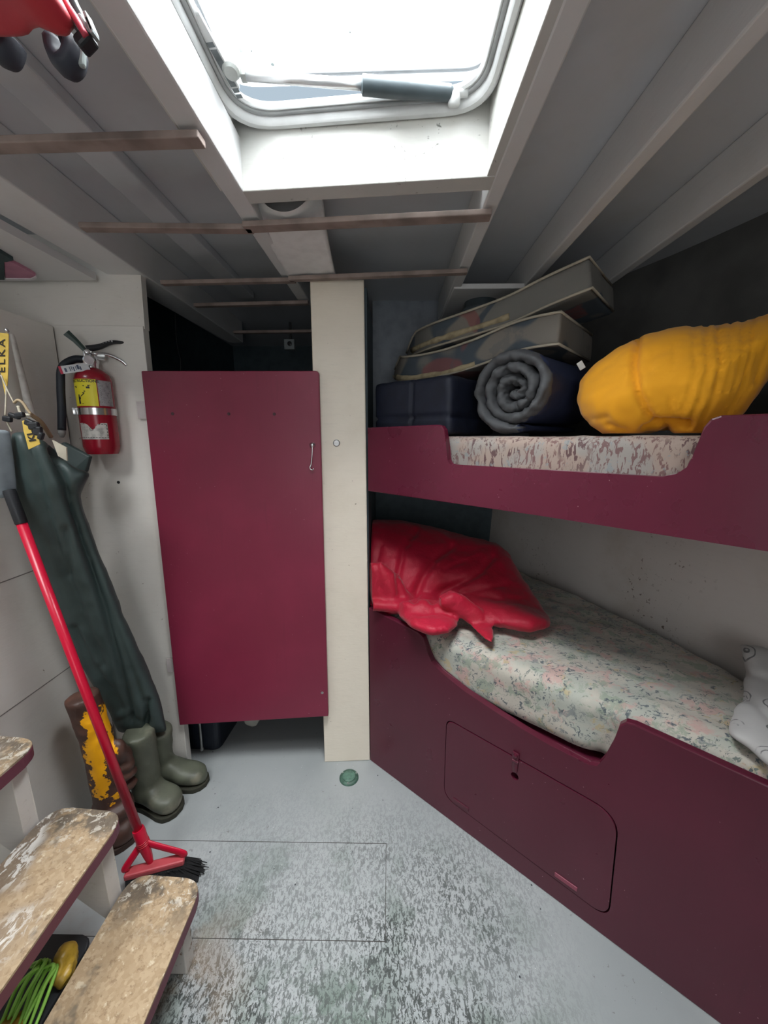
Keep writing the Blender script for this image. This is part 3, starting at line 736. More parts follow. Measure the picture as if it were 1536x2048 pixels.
cushion('lower of the two faded patchwork foam cushions, right above the rolled pad', [sz(756, 748, oL), sz(800, 762, oL), sz(870, 756, oL), sz(950, 735, oL), sz(1040, 703, oL), sz(1116, 690, oL)], (oL, .60), .098, 3, (4, 19, .012))
oU = .27
cushion('upper of the two faded patchwork foam cushions, tilted up towards the deck beams', [sz(784, 714, oU), sz(860, 697, oU), sz(940, 674, oU), sz(1020, 648, oU), sz(1100, 612, oU), sz(1184, 578, oU)], (oU, .58), .095, 8, (2, 19, .026))

# ------------------------------------------------------------------ lower berth bedding
m_red = M('red_nylon_quilt', (.41, .001, .026), .55, spec=.4, sheen=.15)
m_red.mix(m_red.ramp(m_red.noise(6, 3), .4, .7), (.38, .001, .020)); m_red.bump(m_red.noise(45, 4, .65, .5), .55, .005)
def comforter():
    bm = NB()
    def at(u, v):
        c = onY(u, v, 1.82 - .32*(v-1045)/200 - .12*max(0, (u-900)/200)); return c if c.z > .73 else onZ(u, v, .73)
    inflate(bm, [(715,1046),(752,1040),(800,1042),(860,1052),(930,1072),(1000,1092),(1022,1112),(1040,1150),(1075,1200),(1100,1240),(1102,1252),(1060,1262),(1000,1254),(950,1240),(900,1225),(850,1222),(800,1225),(715,1225)], at, .14)
    def at2(u, v):
        c = onY(u, v, 1.39 - .05*(v-1200)/70); return c if c.z > .74 else onZ(u, v, .74)
    inflate(bm, [(800,1205),(835,1196),(880,1200),(912,1222),(918,1250),(895,1268),(850,1275),(810,1262),(795,1235)], at2, .062)
    def at3(u, v):
        c = onY(u, v, 1.345 - .05*(v-1185)/100); return c if c.z > .735 else onZ(u, v, .735)
    inflate(bm, [(878,1192),(900,1180),(930,1192),(958,1215),(980,1242),(990,1268),(986,1288),(970,1280),(945,1258),(920,1236),(898,1222),(880,1212)], at3, .028, 4)
    def at4(u, v): return onY(u, v, 1.47)
    inflate(bm, [(720,1130),(760,1120),(800,1150),(815,1190),(800,1232),(760,1230),(720,1215)], at4, .05)
    me = soft(bm, .0085, 4, .5)
    LN = [([(832,1062),(806,1100),(797,1150),(800,1190)], 6, .013), ([(762,1090),(752,1130),(756,1180)], 5, .008), ([(902,1092),(868,1118),(846,1155),(828,1198)], 8, .020),
          ([(985,1112),(962,1140),(930,1162),(885,1182),(865,1200)], 8, .020), ([(1010,1170),(965,1178),(925,1186)], 5, .007), ([(1052,1198),(1015,1196)], 4, .005), ([(1008,1252),(1004,1230)], 4, .005),
          ([(930,1120),(890,1140)], 5, .006), ([(875,1226),(850,1232),(830,1238)], 4, .004), ([(868,1212),(872,1235)], 4, .004)]
    def fn(p, n):
        return folds(p, n, LN) + .010*nz(p, 5, 1) + .0035*ridge(p, 12, 6) + .0022*nz(p, 20, 2) + .0012*ridge(p, 38, 3)
    displace(me, fn)
    for v in me.vertices:
        o = (v.co-BA).dot(BN); s = (v.co-BA).dot(BD)
        v.co.x = max(v.co.x, -.080); v.co.z = max(v.co.z, .704)
        if o < .03: v.co += BN*(.03-o)*(1 if v.co.z < .73 else .3)
    obj('comforter', me, m_red.m, smooth=True, label='bunched red quilted comforter heaped at the post end of the lower berth', cat='comforter')
comforter()
def lineart():
    m = M('grey_line_print_cotton', (.45, .44, .43), .85, sheen=.2)
    n = m.n.new('ShaderNodeMix'); n.data_type = 'RGBA'; n.inputs[0].default_value = .08; m.lk(m.co, n.inputs[6]); m.lk(m.noise(9, 2, out='Color'), n.inputs[7]); co = n.outputs[2]
    d = m.voro(13, co)
    for r, w in ((.42, .028), (.24, .03)):
        a = m.n.new('ShaderNodeMath'); a.operation = 'SUBTRACT'; m.lk(d, a.inputs[0]); a.inputs[1].default_value = r
        b = m.n.new('ShaderNodeMath'); b.operation = 'ABSOLUTE'; m.lk(a.outputs[0], b.inputs[0])
        m.mix(m.mul(m.mul(m.ramp(b.outputs[0], w, w*.5), m.ramp(m.noise(20, 2), .38, .48)), .85), (.07, .07, .075))
    m.bump(m.noise(30, 3), .25, .004)
    return m.m
bm = NB()
def at(u, v):
    c = onY(u, v, 1.06 - .19*(v-1290)/180); return c if c.z > .725 else onZ(u, v, .725)
inflate(bm, [(1478,1286),(1540,1296),(1600,1310),(1690,1400),(1660,1560),(1590,1560),(1536,1530),(1500,1496),(1452,1470),(1462,1438),(1490,1380),(1490,1330)], at, .055, 8)
me = displace(soft(bm, .010, 4), lambda p, n: .005*ridge(p, 10, 3) + .003*nz(p, 20) + folds(p, n, [([(1490,1395),(1520,1410),(1560,1450)], 9, .012), ([(1490,1345),(1540,1360)], 8, .008)]))
for v in me.vertices:
    v.co.z = max(v.co.z, .704); hx = hullx(v.co.y) - .04; v.co.x = min(v.co.x, hx)
obj('pillow', me, lineart(), smooth=True, label='grey pillow printed with black line drawings, at the near right end of the lower berth', cat='pillow')

# ------------------------------------------------------------------ fire extinguisher
def extinguisher():
    R = .054; z0, z1 = 1.348, 1.628; cx, cy = -1.005, 1.349
    c = V((cx, cy, 0)); vd = math.atan2(-cy, -cx)
    t = thing('fire_extinguisher', V((cx, cy, z0)), 'red fire extinguisher with yellow instruction label hanging on the white bulkhead', 'fire extinguisher')
    redp = simple('extinguisher_red_enamel', (.30, .008, .022), .25, var=.05, bumps=0)
    bm = NB(); lathe(bm, [(.001, z0+.006), (.030, z0+.002), (.046, z0), (R-.004, z0+.010), (R, z0+.026), (R, z1-.035), (R-.004, z1-.018), (R-.016, z1-.005), (.026, z1+.002), (.02, z1+.006)], c, (0,0,1), 40); obj('cylinder_body', bm, redp, t, 50)
    bm = NB(); lathe(bm, [(.021, z1), (.021, z1+.018), (.024, z1+.022), (.024, z1+.034), (.017, z1+.04), (.017, z1+.058), (.012, z1+.062), (.001, z1+.062)], c, (0,0,1), 24)
    fx = V((math.cos(vd), math.sin(vd), 0)); sx = V((-fx.y, fx.x, 0))  # towards the viewer; to the right
    obox(bm, c+V((0,0,z1+.045))+sx*.012, sx, fx, (0,0,1), .03, .011, .013, .003); obj('valve', bm, m_chrome, t, 40)
    bm = NB(); g = c + fx*.022 - sx*.004 + V((0,0,z1+.026)); lathe(bm, [(.016, 0), (.017, .002), (.017, .010), (.014, .012)], g, fx, 24); obj('pressure_gauge', bm, m_chrome, t, 40)
    bm = NB(); lathe(bm, [(.0135, .0), (.001, .0005)], g+fx*.0121, fx, 24); obj('gauge_face', bm, simple('gauge_face_white', (.6,.55,.57), .4), t)
    # carry handle and squeeze lever to the right
    zc = z1+.052
    bm = NB(); pts = spline([c+sx*.01+V((0,0,zc)), c+sx*.05+V((0,0,zc+.002)), c+sx*.085+V((0,0,zc-.012)), c+sx*.102+V((0,0,zc-.028))], 6); tube(bm, pts, [.0085]*len(pts), 10, flat=.7, flatdir=V((0,0,1))); obj('carry_handle', bm, m_chrome, t, True)
    bm = NB(); pts = spline([c-sx*.006+V((0,0,zc+.014)), c+sx*.03+V((0,0,zc+.026)), c+sx*.065+V((0,0,zc+.044)), c+sx*.10+V((0,0,zc+.048))], 6); tube(bm, pts, [.015-.009*i/len(pts) for i in range(len(pts))], 10, flat=.75, flatdir=V((0,0,1))); obj('squeeze_lever', bm, m_black, t, True)
    bm = NB()
    for k in range(5): q = c+sx*(.034+.008*k)+fx*.006+V((0,0,zc+.0295+.0045*k)); obox(bm, q, sx, fx, (0,0,1), .0022, .003, .004, .0006)
    obj('lever_grip_marks', bm, simple('worn_white_marks', (.6,.6,.6), .5), t)
    bm = NB(); q = c-sx*.012+V((0,0,zc+.01)); tube(bm, [q, q-sx*.022+V((0,0,.028)), q-sx*.042+V((0,0,.048))], [.008,.010,.013], 6, flat=.4, flatdir=fx); obj('wall_hook', bm, simple('dark_green_bracket', (.03,.06,.05), .45), t)
    bm = NB(); tube(bm, [c+fx*.02+sx*.004+V((0,0,zc-.004)), c+fx*.03+sx*.02+V((0,0,zc-.002))], .004, 8); lathe(bm, [(.009,0),(.009,.003),(.003,.004)], c+fx*.018-sx*.006+V((0,0,zc+.002)), fx, 12); obj('safety_pin', bm, m_chrome, t, True)
    # hose and nozzle
    H = [c-sx*.012+V((0,0,z1+.032)), c-sx*.045+V((0,0,z1+.028)), c-sx*.078+fx*.004+V((0,0,z1-.002)), c-sx*.088+fx*.006+V((0,0,z1-.06)), c-sx*.094+fx*.008+V((0,0,z1-.13)), c-sx*.102+fx*.008+V((0,0,z1-.20))]
    bm = NB(); tube(bm, spline(H, 8), .0118, 14); hs = obj('hose', bm, simple('black_hose_rubber', (.012, .017, .026), .5), t, True)
    e = H[-1]; bm = NB(); lathe(bm, [(.011, .0), (.010, .012), (.006, .022), (.004, .024)], e, (H[-1]-H[-2]).normalized(), 14); obj('nozzle', bm, simple('grey_nozzle', (.30,.29,.28), .5), hs, True)
    # band
    zb = 1.478
    bm = NB(); lathe(bm, [(R+.0005, zb), (R+.0025, zb+.001), (R+.0025, zb+.023), (R+.0005, zb+.024)], c, (0,0,1), 40); obox(bm, c-sx*(R+.006)+V((0,0,zb+.012)), sx, fx, (0,0,1), .008, .006, .012, .002)
    obj('bracket_band', bm, m_chrome, t, 40)
    bm = NB(); q = c - fx*.02; obox(bm, V((cx, 1.402, zb+.01)), (1,0,0), (0,1,0), (0,0,1), .02, .0025, .10); obox(bm, V((cx, 1.40-.0005, zb+.012)), (1,0,0), (0,1,0), (0,0,1), .012, .003, .012); obj('wall_bracket', bm, m_steel, t)
    # labels wrapped on the cylinder
    def cyl(a, z, e=.0006): A = vd + a; return c + V((math.cos(A)*(R+e), math.sin(A)*(R+e), z))
    def patch(a0, a1, za, zb_, e=.0006, topcut=None):
        bm = NB(); n = 24; lo = [cyl(a0+(a1-a0)*i/n, za, e) for i in range(n+1)]; hi = [cyl(a0+(a1-a0)*i/n, zb_ if topcut is None else topcut(i/n), e) for i in range(n+1)]
        loft(bm, [lo, hi], closed=False, caps=False); return bm
    yl = obj('instruction_label', patch(-1.35, .12, 1.506, 1.592), simple('yellow_label', (.72, .62, .03), .4, var=.03, bumps=0), t)
    ink = simple('label_black_ink', (.015, .015, .015), .5, bumps=0)
    wrap = lambda a0, z: (lambda x, y: cyl(a0 + x/R, z + y, .0011))
    obj('lettering', text_bm('INSTRUCTIONS', .0125, wrap(-.56, 1.5855), .0003), ink, yl)
    bm = NB()
    def ink_poly(P, a0, zc_): 
        vs = [bm.verts.new(cyl(a0 + x/R, zc_ + y, .0011)) for x, y in P]; bm.faces.new(vs)
    ink_poly([(-.004,-.016), (.003,-.016), (.002,-.004), (.006,.002), (.001,.006), (.001,.013), (-.003,.013), (-.004,.004)], -.88, 1.530)   # standing figure
    ink_poly([(0,0), (.010,.007), (.014,.011), (.012,.012), (.008,.009), (-.001,.002)], -.80, 1.535)
    for a, z, w, h in ((-1.10,1.569,.010,.002), (-1.06,1.565,.007,.002), (-.42,1.570,.018,.003), (-.32,1.565,.010,.006), (-.60,1.548,.007,.003), (-.52,1.553,.005,.003), (-.90,1.514,.006,.002), (-.70,1.514,.006,.0015), (-.25,1.572,.008,.002)):
        ink_poly([(-w/2,-h/2), (w/2,-h/2), (w/2,h/2), (-w/2,h/2)], a, z)
    obj('instruction_drawing', bm, ink, yl)
    g = obj('grey_label', patch(.17, 1.02, 1.508, 1.590), simple('grey_label_paper', (.36,.34,.35), .5, var=.2, sc=120, bumps=0), t)
    bm = NB()
    for k in range(9): ink_poly([(-.016,-.0007), (.014-.004*(k%3),-.0007), (.014-.004*(k%3),.0007), (-.016,.0007)], .58, 1.580-.0075*k)
    obj('small_print', bm, simple('grey_ink', (.10,.10,.11), .5, bumps=0), g)
    # worn white label with ragged top
    def rag(f): return 1.452 - (.020*math.exp(-((f-.52)/.13)**2)) - .003*abs(math.sin(f*40))*(1 if .2 < f < .8 else .2)
    w = obj('white_label', patch(-1.20, .42, 1.398, 1.45, .0006, rag), simple('worn_white_label', (.60,.57,.53), .5, var=.25, sc=60, bumps=0), t)
    bm = NB()
    for k in range(11): ink_poly([(-.0028,-.001), (.0028,-.001), (.0028,.001), (-.0028,.001)], -1.10+.148*k, 1.4035)
    for k in range(4): ink_poly([(-.001,-.003), (.001,-.003), (.001,.003), (-.001,.003)], .37, 1.411+.011*k)
    for k in range(3): ink_poly([(-.0028,-.001), (.0028,-.001), (.0028,.001), (-.0028,.001)], .30-.15*k, 1.4475)
    for k in range(4): ink_poly([(-.026,-.0006), (.022,-.0006), (.022,.0006), (-.026,.0006)], -.40, 1.425-.0048*k)
    for k in range(14):
        a = 2*PI*k/14; ink_poly([(math.cos(a)*.006, math.sin(a)*.006), (math.cos(a+.45)*.006, math.sin(a+.45)*.006), (math.cos(a+.45)*.005, math.sin(a+.45)*.005), (math.cos(a)*.005, math.sin(a)*.005)], -.42, 1.432)
    obj('label_border', bm, ink, w)
    # inspection tag
    q = c + fx*(R*.62) - sx*.045 + V((0,0,z1-.004)); dx = (sx*.93 + V((0,0,.24))).normalized(); dz = (V((0,0,.95)) - sx*.22 - fx*.2).normalized(); dn = dx.cross(dz)
    bm = NB(); obox(bm, q, dx, dn, dz, .040, .0006, .0125); tg = obj('inspection_tag', bm, simple('white_tag_card', (.72,.73,.75), .5, bumps=0), t)
    side = 1 if dn.dot(fx) > 0 else -1
    def tagbox(x0, x1, y0, y1, nm, m): bm = NB(); obox(bm, q+dx*(x0+x1)/2+dz*(y0+y1)/2+dn*side*.0008, dx, dn, dz, (x1-x0)/2, .0003, (y1-y0)/2); obj(nm, bm, m, tg)
    tagbox(-.040, -.033, -.0125, .0125, 'red_tag_end', simple('tag_red', (.5,.03,.07), .5, bumps=0))
    bm = NB()
    for k, (x, w_) in enumerate(((-.024,.006), (-.012,.002), (-.007,.002), (-.002,.003), (.004,.002), (.010,.006), (.016,.004))): obox(bm, q+dx*x+dn*side*.0008+dz*(.002*(k%3-1)), dx, dn, dz, w_/2, .0003, .006+.001*(k%2))
    obj('tag_print', bm, simple('tag_blue_ink', (.08,.10,.16), .5, bumps=0), tg)
    bm = NB(); tube(bm, [q+dx*.038, c+fx*.03+V((0,0,z1+.012))], .0012, 6); obj('tag_tie', bm, m_black, tg)
extinguisher()

# ------------------------------------------------------------------ waders hanging in the corner
def olive(name, base):
    m = M(name, base, .5); m.mix(m.ramp(m.noise(9, 4), .4, .75), tuple(c*.75 for c in base)); m.bump(m.noise(300, 1), .1, .0005); m.bump(m.noise(14, 3), .2, .004); return m
m_wader = olive('dark_green_wader_cloth', (.040, .062, .060))
m_boot = olive('olive_rubber', (.115, .125, .090)); m_boot.mix(m_boot.mul(m_boot.ramp(m_boot.noise(8, 4, .6), .55, .72), .5), (.30, .27, .20))
m_sole = simple('dark_olive_sole', (.035, .035, .022), .8)
def boot_mesh(heel, d, Lf, wf, top, rtop, hfoot=.085):
    d = V(d).normalized(); s = V((-d.y, d.x, 0)); Z = V((0,0,1)); bm = NB(); rings = []
    for f, w, h in ((0, .55, .5), (.03, .78, .8), (.12, .9, 1.15), (.28, .86, 1.3), (.45, .90, 1.02), (.62, 1.0, .82), (.78, 1.02, .72), (.90, .85, .62), (.97, .55, .48), (1.0, .25, .32)):
        c = heel + d*Lf*f
        row = []
        for k in range(24):
            a = 2*PI*k/24; x, y = math.cos(a), math.sin(a)
            row.append(c + s*wf/2*w*math.copysign(abs(x)**.75, x) + Z*(.018 + hfoot*h*(.5+.5*math.copysign(abs(y)**.75, y))))
        rings.append(row)
    loft(bm, rings)
    a = heel + d*Lf*.24 + Z*.05; P = spline([a, a + Z*.07 - d*.006, V(top)], 6); n = len(P)
    tube(bm, P, [.050 + (rtop-.050)*i/(n-1) for i in range(n)], 20)
    me = soft(bm, .008, 6, .55); displace(me, lambda p, n_: .0022*ridge(p, 16, 2) + .002*nz(p, 9))
    return me
def sole_bm(heel, d, Lf, wf):
    d = V(d).normalized(); s = V((-d.y, d.x, 0)); bm = NB(); R = [(.0,.0),(-.01,.5),(.08,.86),(.28,.84),(.5,.86),(.7,1.04),(.85,1.0),(.95,.72),(1.01,.3)]
    P = [(f, w) for f, w in R] + [(f, -w) for f, w in R[::-1]][:-1]
    prism(bm, P, lambda a, w, t: heel + d*Lf*a + s*wf/2*w + V((0,0,t)), 0, .020, .003); return bm
def leg_pts(K): return [(onY(u, v, y), hw) for u, v, y, hw in K]
def waders():
    Z = V((0,0,1))
    t = thing('chest_waders', (-.98, 1.26, 0), 'dark green chest waders with olive boots hanging limp in the left corner', 'waders')
    bm = NB(); side = V((.80, .60, 0)); dep = V((.60, -.80, 0))
    def at(u, v): f = (v-860)/590; return onY(u, v, 1.085 + .19*f + .0004*(u - (70 + 210*f)))
    inflate(bm, [(26,866),(58,868),(96,890),(130,926),(152,940),(178,946),(157,992),(172,1040),(190,1090),(215,1150),(244,1230),(290,1330),(322,1408),(333,1462),(301,1464),(297,1452),(291,1464),(238,1462),(222,1425),(198,1390),(168,1335),(128,1250),(94,1170),(62,1080),(36,990)], at, .060, 5)
    me = soft(bm, .0075, 5, .5)
    LN = [([(104,897),(128,960),(150,1030),(182,1130),(210,1220),(234,1310),(254,1400),(262,1440)], 8, .022), ([(60,880),(78,960),(100,1050),(132,1150),(168,1240),(205,1330)], 9, .012), ([(150,1010),(176,1090),(205,1180),(245,1290),(280,1390),(296,1440)], 6, .010), ([(150,1255),(185,1330),(222,1385),(240,1420)], 7, .012), ([(130,1060),(140,1110),(138,1150)], 8, .010), ([(296,1400),(292,1450)], 5, .02), ([(236,1440),(262,1436),(296,1446)], 4, .004)]
    def fn(p, n):
        q = V((p.x*7 + p.z*1.5, p.y*7, p.z*1.6))
        return folds(p, n, LN) + .005*(1-2*abs(noise.noise(q*1.6))) + .002*ridge(p, 13, 3)
    displace(me, fn)
    for v in me.vertices:
        v.co.x = max(v.co.x, -1.136)
        if v.co.x < -.80: v.co.y = min(v.co.y, 1.385)
    obj('wader_body', me, m_wader.m, t, True)
    # back panel of the bib, behind the hollow
    bm = NB(); pb = [onY(125, 884, 1.25), onY(178, 913, 1.26), onY(170, 944, 1.25), onY(120, 965, 1.22), onY(95, 905, 1.22)]
    lo = [bm.verts.new(p) for p in pb]; hi = [bm.verts.new(p + V((.004, .012, 0))) for p in pb]; bm.faces.new(lo[::-1]); bm.faces.new(hi)
    for i in range(5): bm.faces.new((lo[i], lo[(i+1) % 5], hi[(i+1) % 5], hi[i]))
    bev(bm, bm.edges[:], .003); obj('bib_back', bm, m_wader.m, t)
    # boots
    h1, d1 = V((-1.005, 1.335, 0)), V((1, -.42, 0)); top1 = onY(276, 1462, 1.235)
    h1 = V((-.975, 1.262, 0)); d1 = V((.80, -.24, 0))
    b1 = obj('boot', boot_mesh(h1, d1, .185, .100, top1, .052), m_boot.m, t, True); obj('boot_sole', sole_bm(h1, d1, .187, .104), m_sole, b1)
    h2 = V((-.985, 1.345, 0)); d2 = V((1, -.03, 0)); top2 = onY(319, 1458, 1.325)
    b2 = obj('boot', boot_mesh(h2, d2, .235, .096, top2, .045), m_boot.m, t, True); obj('boot_sole', sole_bm(h2, d2, .237, .100), m_sole, b2)
    # braces: yellow webbing, cords and black clips
    m_web = simple('yellow_brace_webbing', (.75, .52, .10), .7, var=.08, sc=60); m_cord = simple('pale_cord', (.72, .66, .52), .7, bumps=0)
    y0 = 1.10
    def ribbon(L, R_, th=.0016):
        bm = NB(); rows = []
        for a, b in zip(L, R_): rows.append([a, b, b+V((0, th, 0)), a+V((0, th, 0))])
        loft(bm, rows); return bm
    Lp = [onY(u, v, y0) for u, v in ((-14, 664), (-10, 700), (-2, 730), (5, 765), (10, 790))]; Rp = [onY(u, v, y0) for u, v in ((17, 667), (17, 700), (16.5, 730), (15, 765), (12, 790))]
    st = obj('brace_strap', ribbon(Lp, Rp), m_web, t)
    ink = simple('brace_black_print', (.03, .025, .02), .6, bumps=0)
    a_, b_ = onY(5, 753, y0), onY(5, 671, y0); up = (b_-a_); Lt = up.length; up.normalize(); rt = V((1, 0, 0))
    obj('lettering', text_bm('ELKA', .030, lambda x, y: (a_+b_)/2 + up*x*1.05 - rt*y*.85 - V((0, .0012, 0)), .0004, 1.35), ink, st)
    S2L = [onY(u, v, 1.005) for u, v in ((44, 842), (47, 862), (52, 880), (57, 899))]; S2R = [onY(u, v, 1.005) for u, v in ((58, 836), (68, 858), (76, 872), (80, 888))]
    st2 = obj('brace_strap', ribbon(S2L, S2R), m_web, t)
    a2_, b2_ = onY(69, 888, 1.005), onY(58, 856, 1.005); up2 = (b2_-a2_).normalized(); rt2 = V((-up2.z, 0, up2.x)).normalized(); rt2 = -rt2 if rt2.x < 0 else rt2
    obj('lettering', text_bm('KL', .026, lambda x, y: (a2_+b2_)/2 + up2*x*.95 - rt2*y*.95 - V((0, .0012, 0)), .001), ink, st2)
    def cord(P, r=.0022, m=m_cord, nm='cord'): bm = NB(); tube(bm, spline([onY(u, v, y) for u, v, y in P], 5), r, 8); obj(nm, bm, m, t, True)
    cord([(13, 772, y0), (12, 800, y0), (10.5, 832, y0-.005)], .0022); cord([(12, 836, y0-.005), (17, 850, y0-.006), (24, 864, y0-.005)], .0022)
    cord([(2, 750, y0-.01), (14, 778, y0-.008), (28, 806, y0-.01)], .0018)
    cord([(28, 806, 1.09), (36, 800, 1.09), (46, 806, 1.09), (54, 818, 1.09), (62, 828, 1.09)], .0036, simple('tan_cord_loop', (.50, .38, .24), .7)); cord([(36, 812, 1.085), (42, 826, 1.085), (60, 831, 1.085)], .0035)
    cord([(60, 828, 1.1), (80, 842, 1.12), (92, 858, 1.14), (102, 874, 1.16)], .006, simple('brown_strap', (.33, .22, .13), .7), 'leather_strap')
    bm = NB()
    for (u, v, w, h, y) in ((15, 838, .012, .008, 1.085), (29, 832, .015, .006, 1.07), (40, 830, .012, .007, 1.05), (60, 846, .012, .009, .995), (68, 852, .013, .010, .99), (76, 862, .010, .012, .99), (82, 872, .006, .010, .985)):
        c = onY(u, v, y); a = random.uniform(-.5, .5); bm = NB(); obox(bm, c, (math.cos(a),0,math.sin(a)), (0,1,0), (-math.sin(a),0,math.cos(a)), w, .006, h, .004); obj('brace_clip', bm, m_black, t)
    bm = NB(); P = [onY(u, v, 1.09) for u, v in ((104, 880), (132, 895), (134, 922), (116, 912))]; prism(bm, [(0,0),(1,0),(1,1),(0,1)], lambda a, c, q: (P[0].lerp(P[1], a)).lerp(P[3].lerp(P[2], a), c) + V((0, q, 0)), 0, .004); obj('cream_patch', bm, simple('cream_lining_patch', (.62,.56,.45), .7), t)
    bm = NB(); c = onY(17, 662, y0); lathe(bm, [(.0055, 0), (.006, .002), (.004, .005), (.001, .006)], c - V((0,.004,0)), (0,-1,0), 12); tube(bm, [c, V((c.x-.02, c.y+.02, c.z))], .002, 6); obj('hanging_pin', bm, m_chrome, t, True)
waders()
# pale rod in the corner behind the waders
t0, t1 = onY(24, 668, 1.185), onY(62, 830, 1.215)
bm = NB(); d = t1-t0; tube(bm, [t0, t0+d*.04, t1, t0+d*1.9], [.004, .006, .0115, .0125], 14)
obj('wooden_rod', bm, simple('weathered_pale_wood', (.66, .64, .60), .6, var=.1, sc=60), smooth=40, label='pale tapered wooden rod standing in the corner behind the wader braces', cat='rod')
# light grey oilskin at the edge
bm = NB(); rings = []
for i in range(15):
    f = i/14; v = 858 + 140*f; row = []
    for k in range(20):
        a = 2*PI*k/20; fo = 1 + .10*math.sin(4*a+f*3); c = onY(-22 + 10*f, v, 1.02); row.append(c + V((.78, .60, 0))*math.cos(a)*(.040+.006*f)*fo + V((.6,-.8,0))*math.sin(a)*.018*fo)
    rings.append(row)
loft(bm, rings); me = bake(bm, [('SUBSURF', dict(levels=1, render_levels=1))])
obj('oilskin_jacket', me, simple('pale_blue_grey_oilskin', (.26, .30, .33), .55), smooth=True, label='pale blue grey oilskin sleeve hanging at the left edge above the broom', cat='jacket')

# worn brown boot with peeling yellow coat
def brownboot():
    base = onZ(246, 1640, 0); base = V((-.985, 1.135, 0))
    t = thing('rubber_boot', base, 'worn brown rubber boot with peeling yellow patches behind the broom', 'boot')
    Z = V((0,0,1)); m = M('peeling_brown_rubber', (.062, .030, .022), .5)
    m.mix(m.ramp(m.noise(14, 4), .45, .7), (.10, .042, .028))
    tx = m.n.new('ShaderNodeVectorMath'); tx.operation = 'DOT_PRODUCT'; m.lk(m.co, tx.inputs[0]); tx.inputs[1].default_value = (.78, .62, 0); tt = tx.outputs['Value']; z = m.sep(2)
    rag = m.mul(m.noise(26, 4, .65), .09); rag2 = m.mul(rag, -.045, 'ADD'); e = m.mul(tt, rag2, 'ADD'); ez = m.mul(z, m.mul(rag2, 1.4), 'ADD')
    m1 = m.mul(m.mul(m.ramp(e, -.040, -.036), m.ramp(e, .003, -.001)), m.mul(m.ramp(ez, .20, .205), m.ramp(ez, .530, .522)))
    m2 = m.mul(m.mul(m.ramp(e, .006, .009), m.ramp(e, .034, .030)), m.mul(m.ramp(ez, .335, .34), m.ramp(ez, .515, .508)))
    m3 = m.mul(m.mul(m.ramp(e, .0, .004), m.ramp(e, .036, .032)), m.mul(m.ramp(ez, .165, .168), m.ramp(ez, .200, .196)))
    m.mix(m.mul(m.mul(m1, m2, 'MAXIMUM'), m3, 'MAXIMUM'), (.88, .40, .003))
    m.bump(m.noise(40, 3), .4, .003)
    bm = NB(); side, dep = V((.78, .62, 0)), V((.62, -.78, 0))
    tube(bm, spline([base+Z*.03, base+Z*.20, base+Z*.40-side*.012, base+Z*.57-side*.034], 5), [.050]*8+[.046]*8, 20)
    d = V((.62, -.42, 0)).normalized(); s = V((-d.y, d.x, 0))
    ell(bm, base+Z*.048+d*.015, d, s, Z, .085, .055, .048, .8)
    ell(bm, base+Z*.115+d*.008, d, s, Z, .070, .058, .036, .8)
    for (a, z_, rx, rz, o) in ((.044, .335, .022, .050, .030), (.054, .275, .028, .020, .032), (.048, .240, .040, .018, .032), (.036, .190, .048, .022, .020), (.062, .305, .016, .036, .022)):
        ell(bm, base+side*a+dep*o+Z*z_, side, dep, Z, rx, .028, rz)
    me = soft(bm, .0075, 3, .5); displace(me, lambda p, n: .003*ridge(p, 18, 4))
    for v in me.vertices: v.co.x = max(v.co.x, -1.135); v.co.z = max(v.co.z, .004)
    obj('boot_upper', me, m.m, t, True)
    bm = NB(); prism(bm, rpoly([(-.065,-.048),(.095,-.05),(.095,.05),(-.065,.048)], .035, 5), lambda a, c, q: base + d*a + s*c + Z*q, 0, .022, .004); obj('boot_sole', bm, simple('brown_sole', (.05,.025,.018), .7), t)
brownboot()

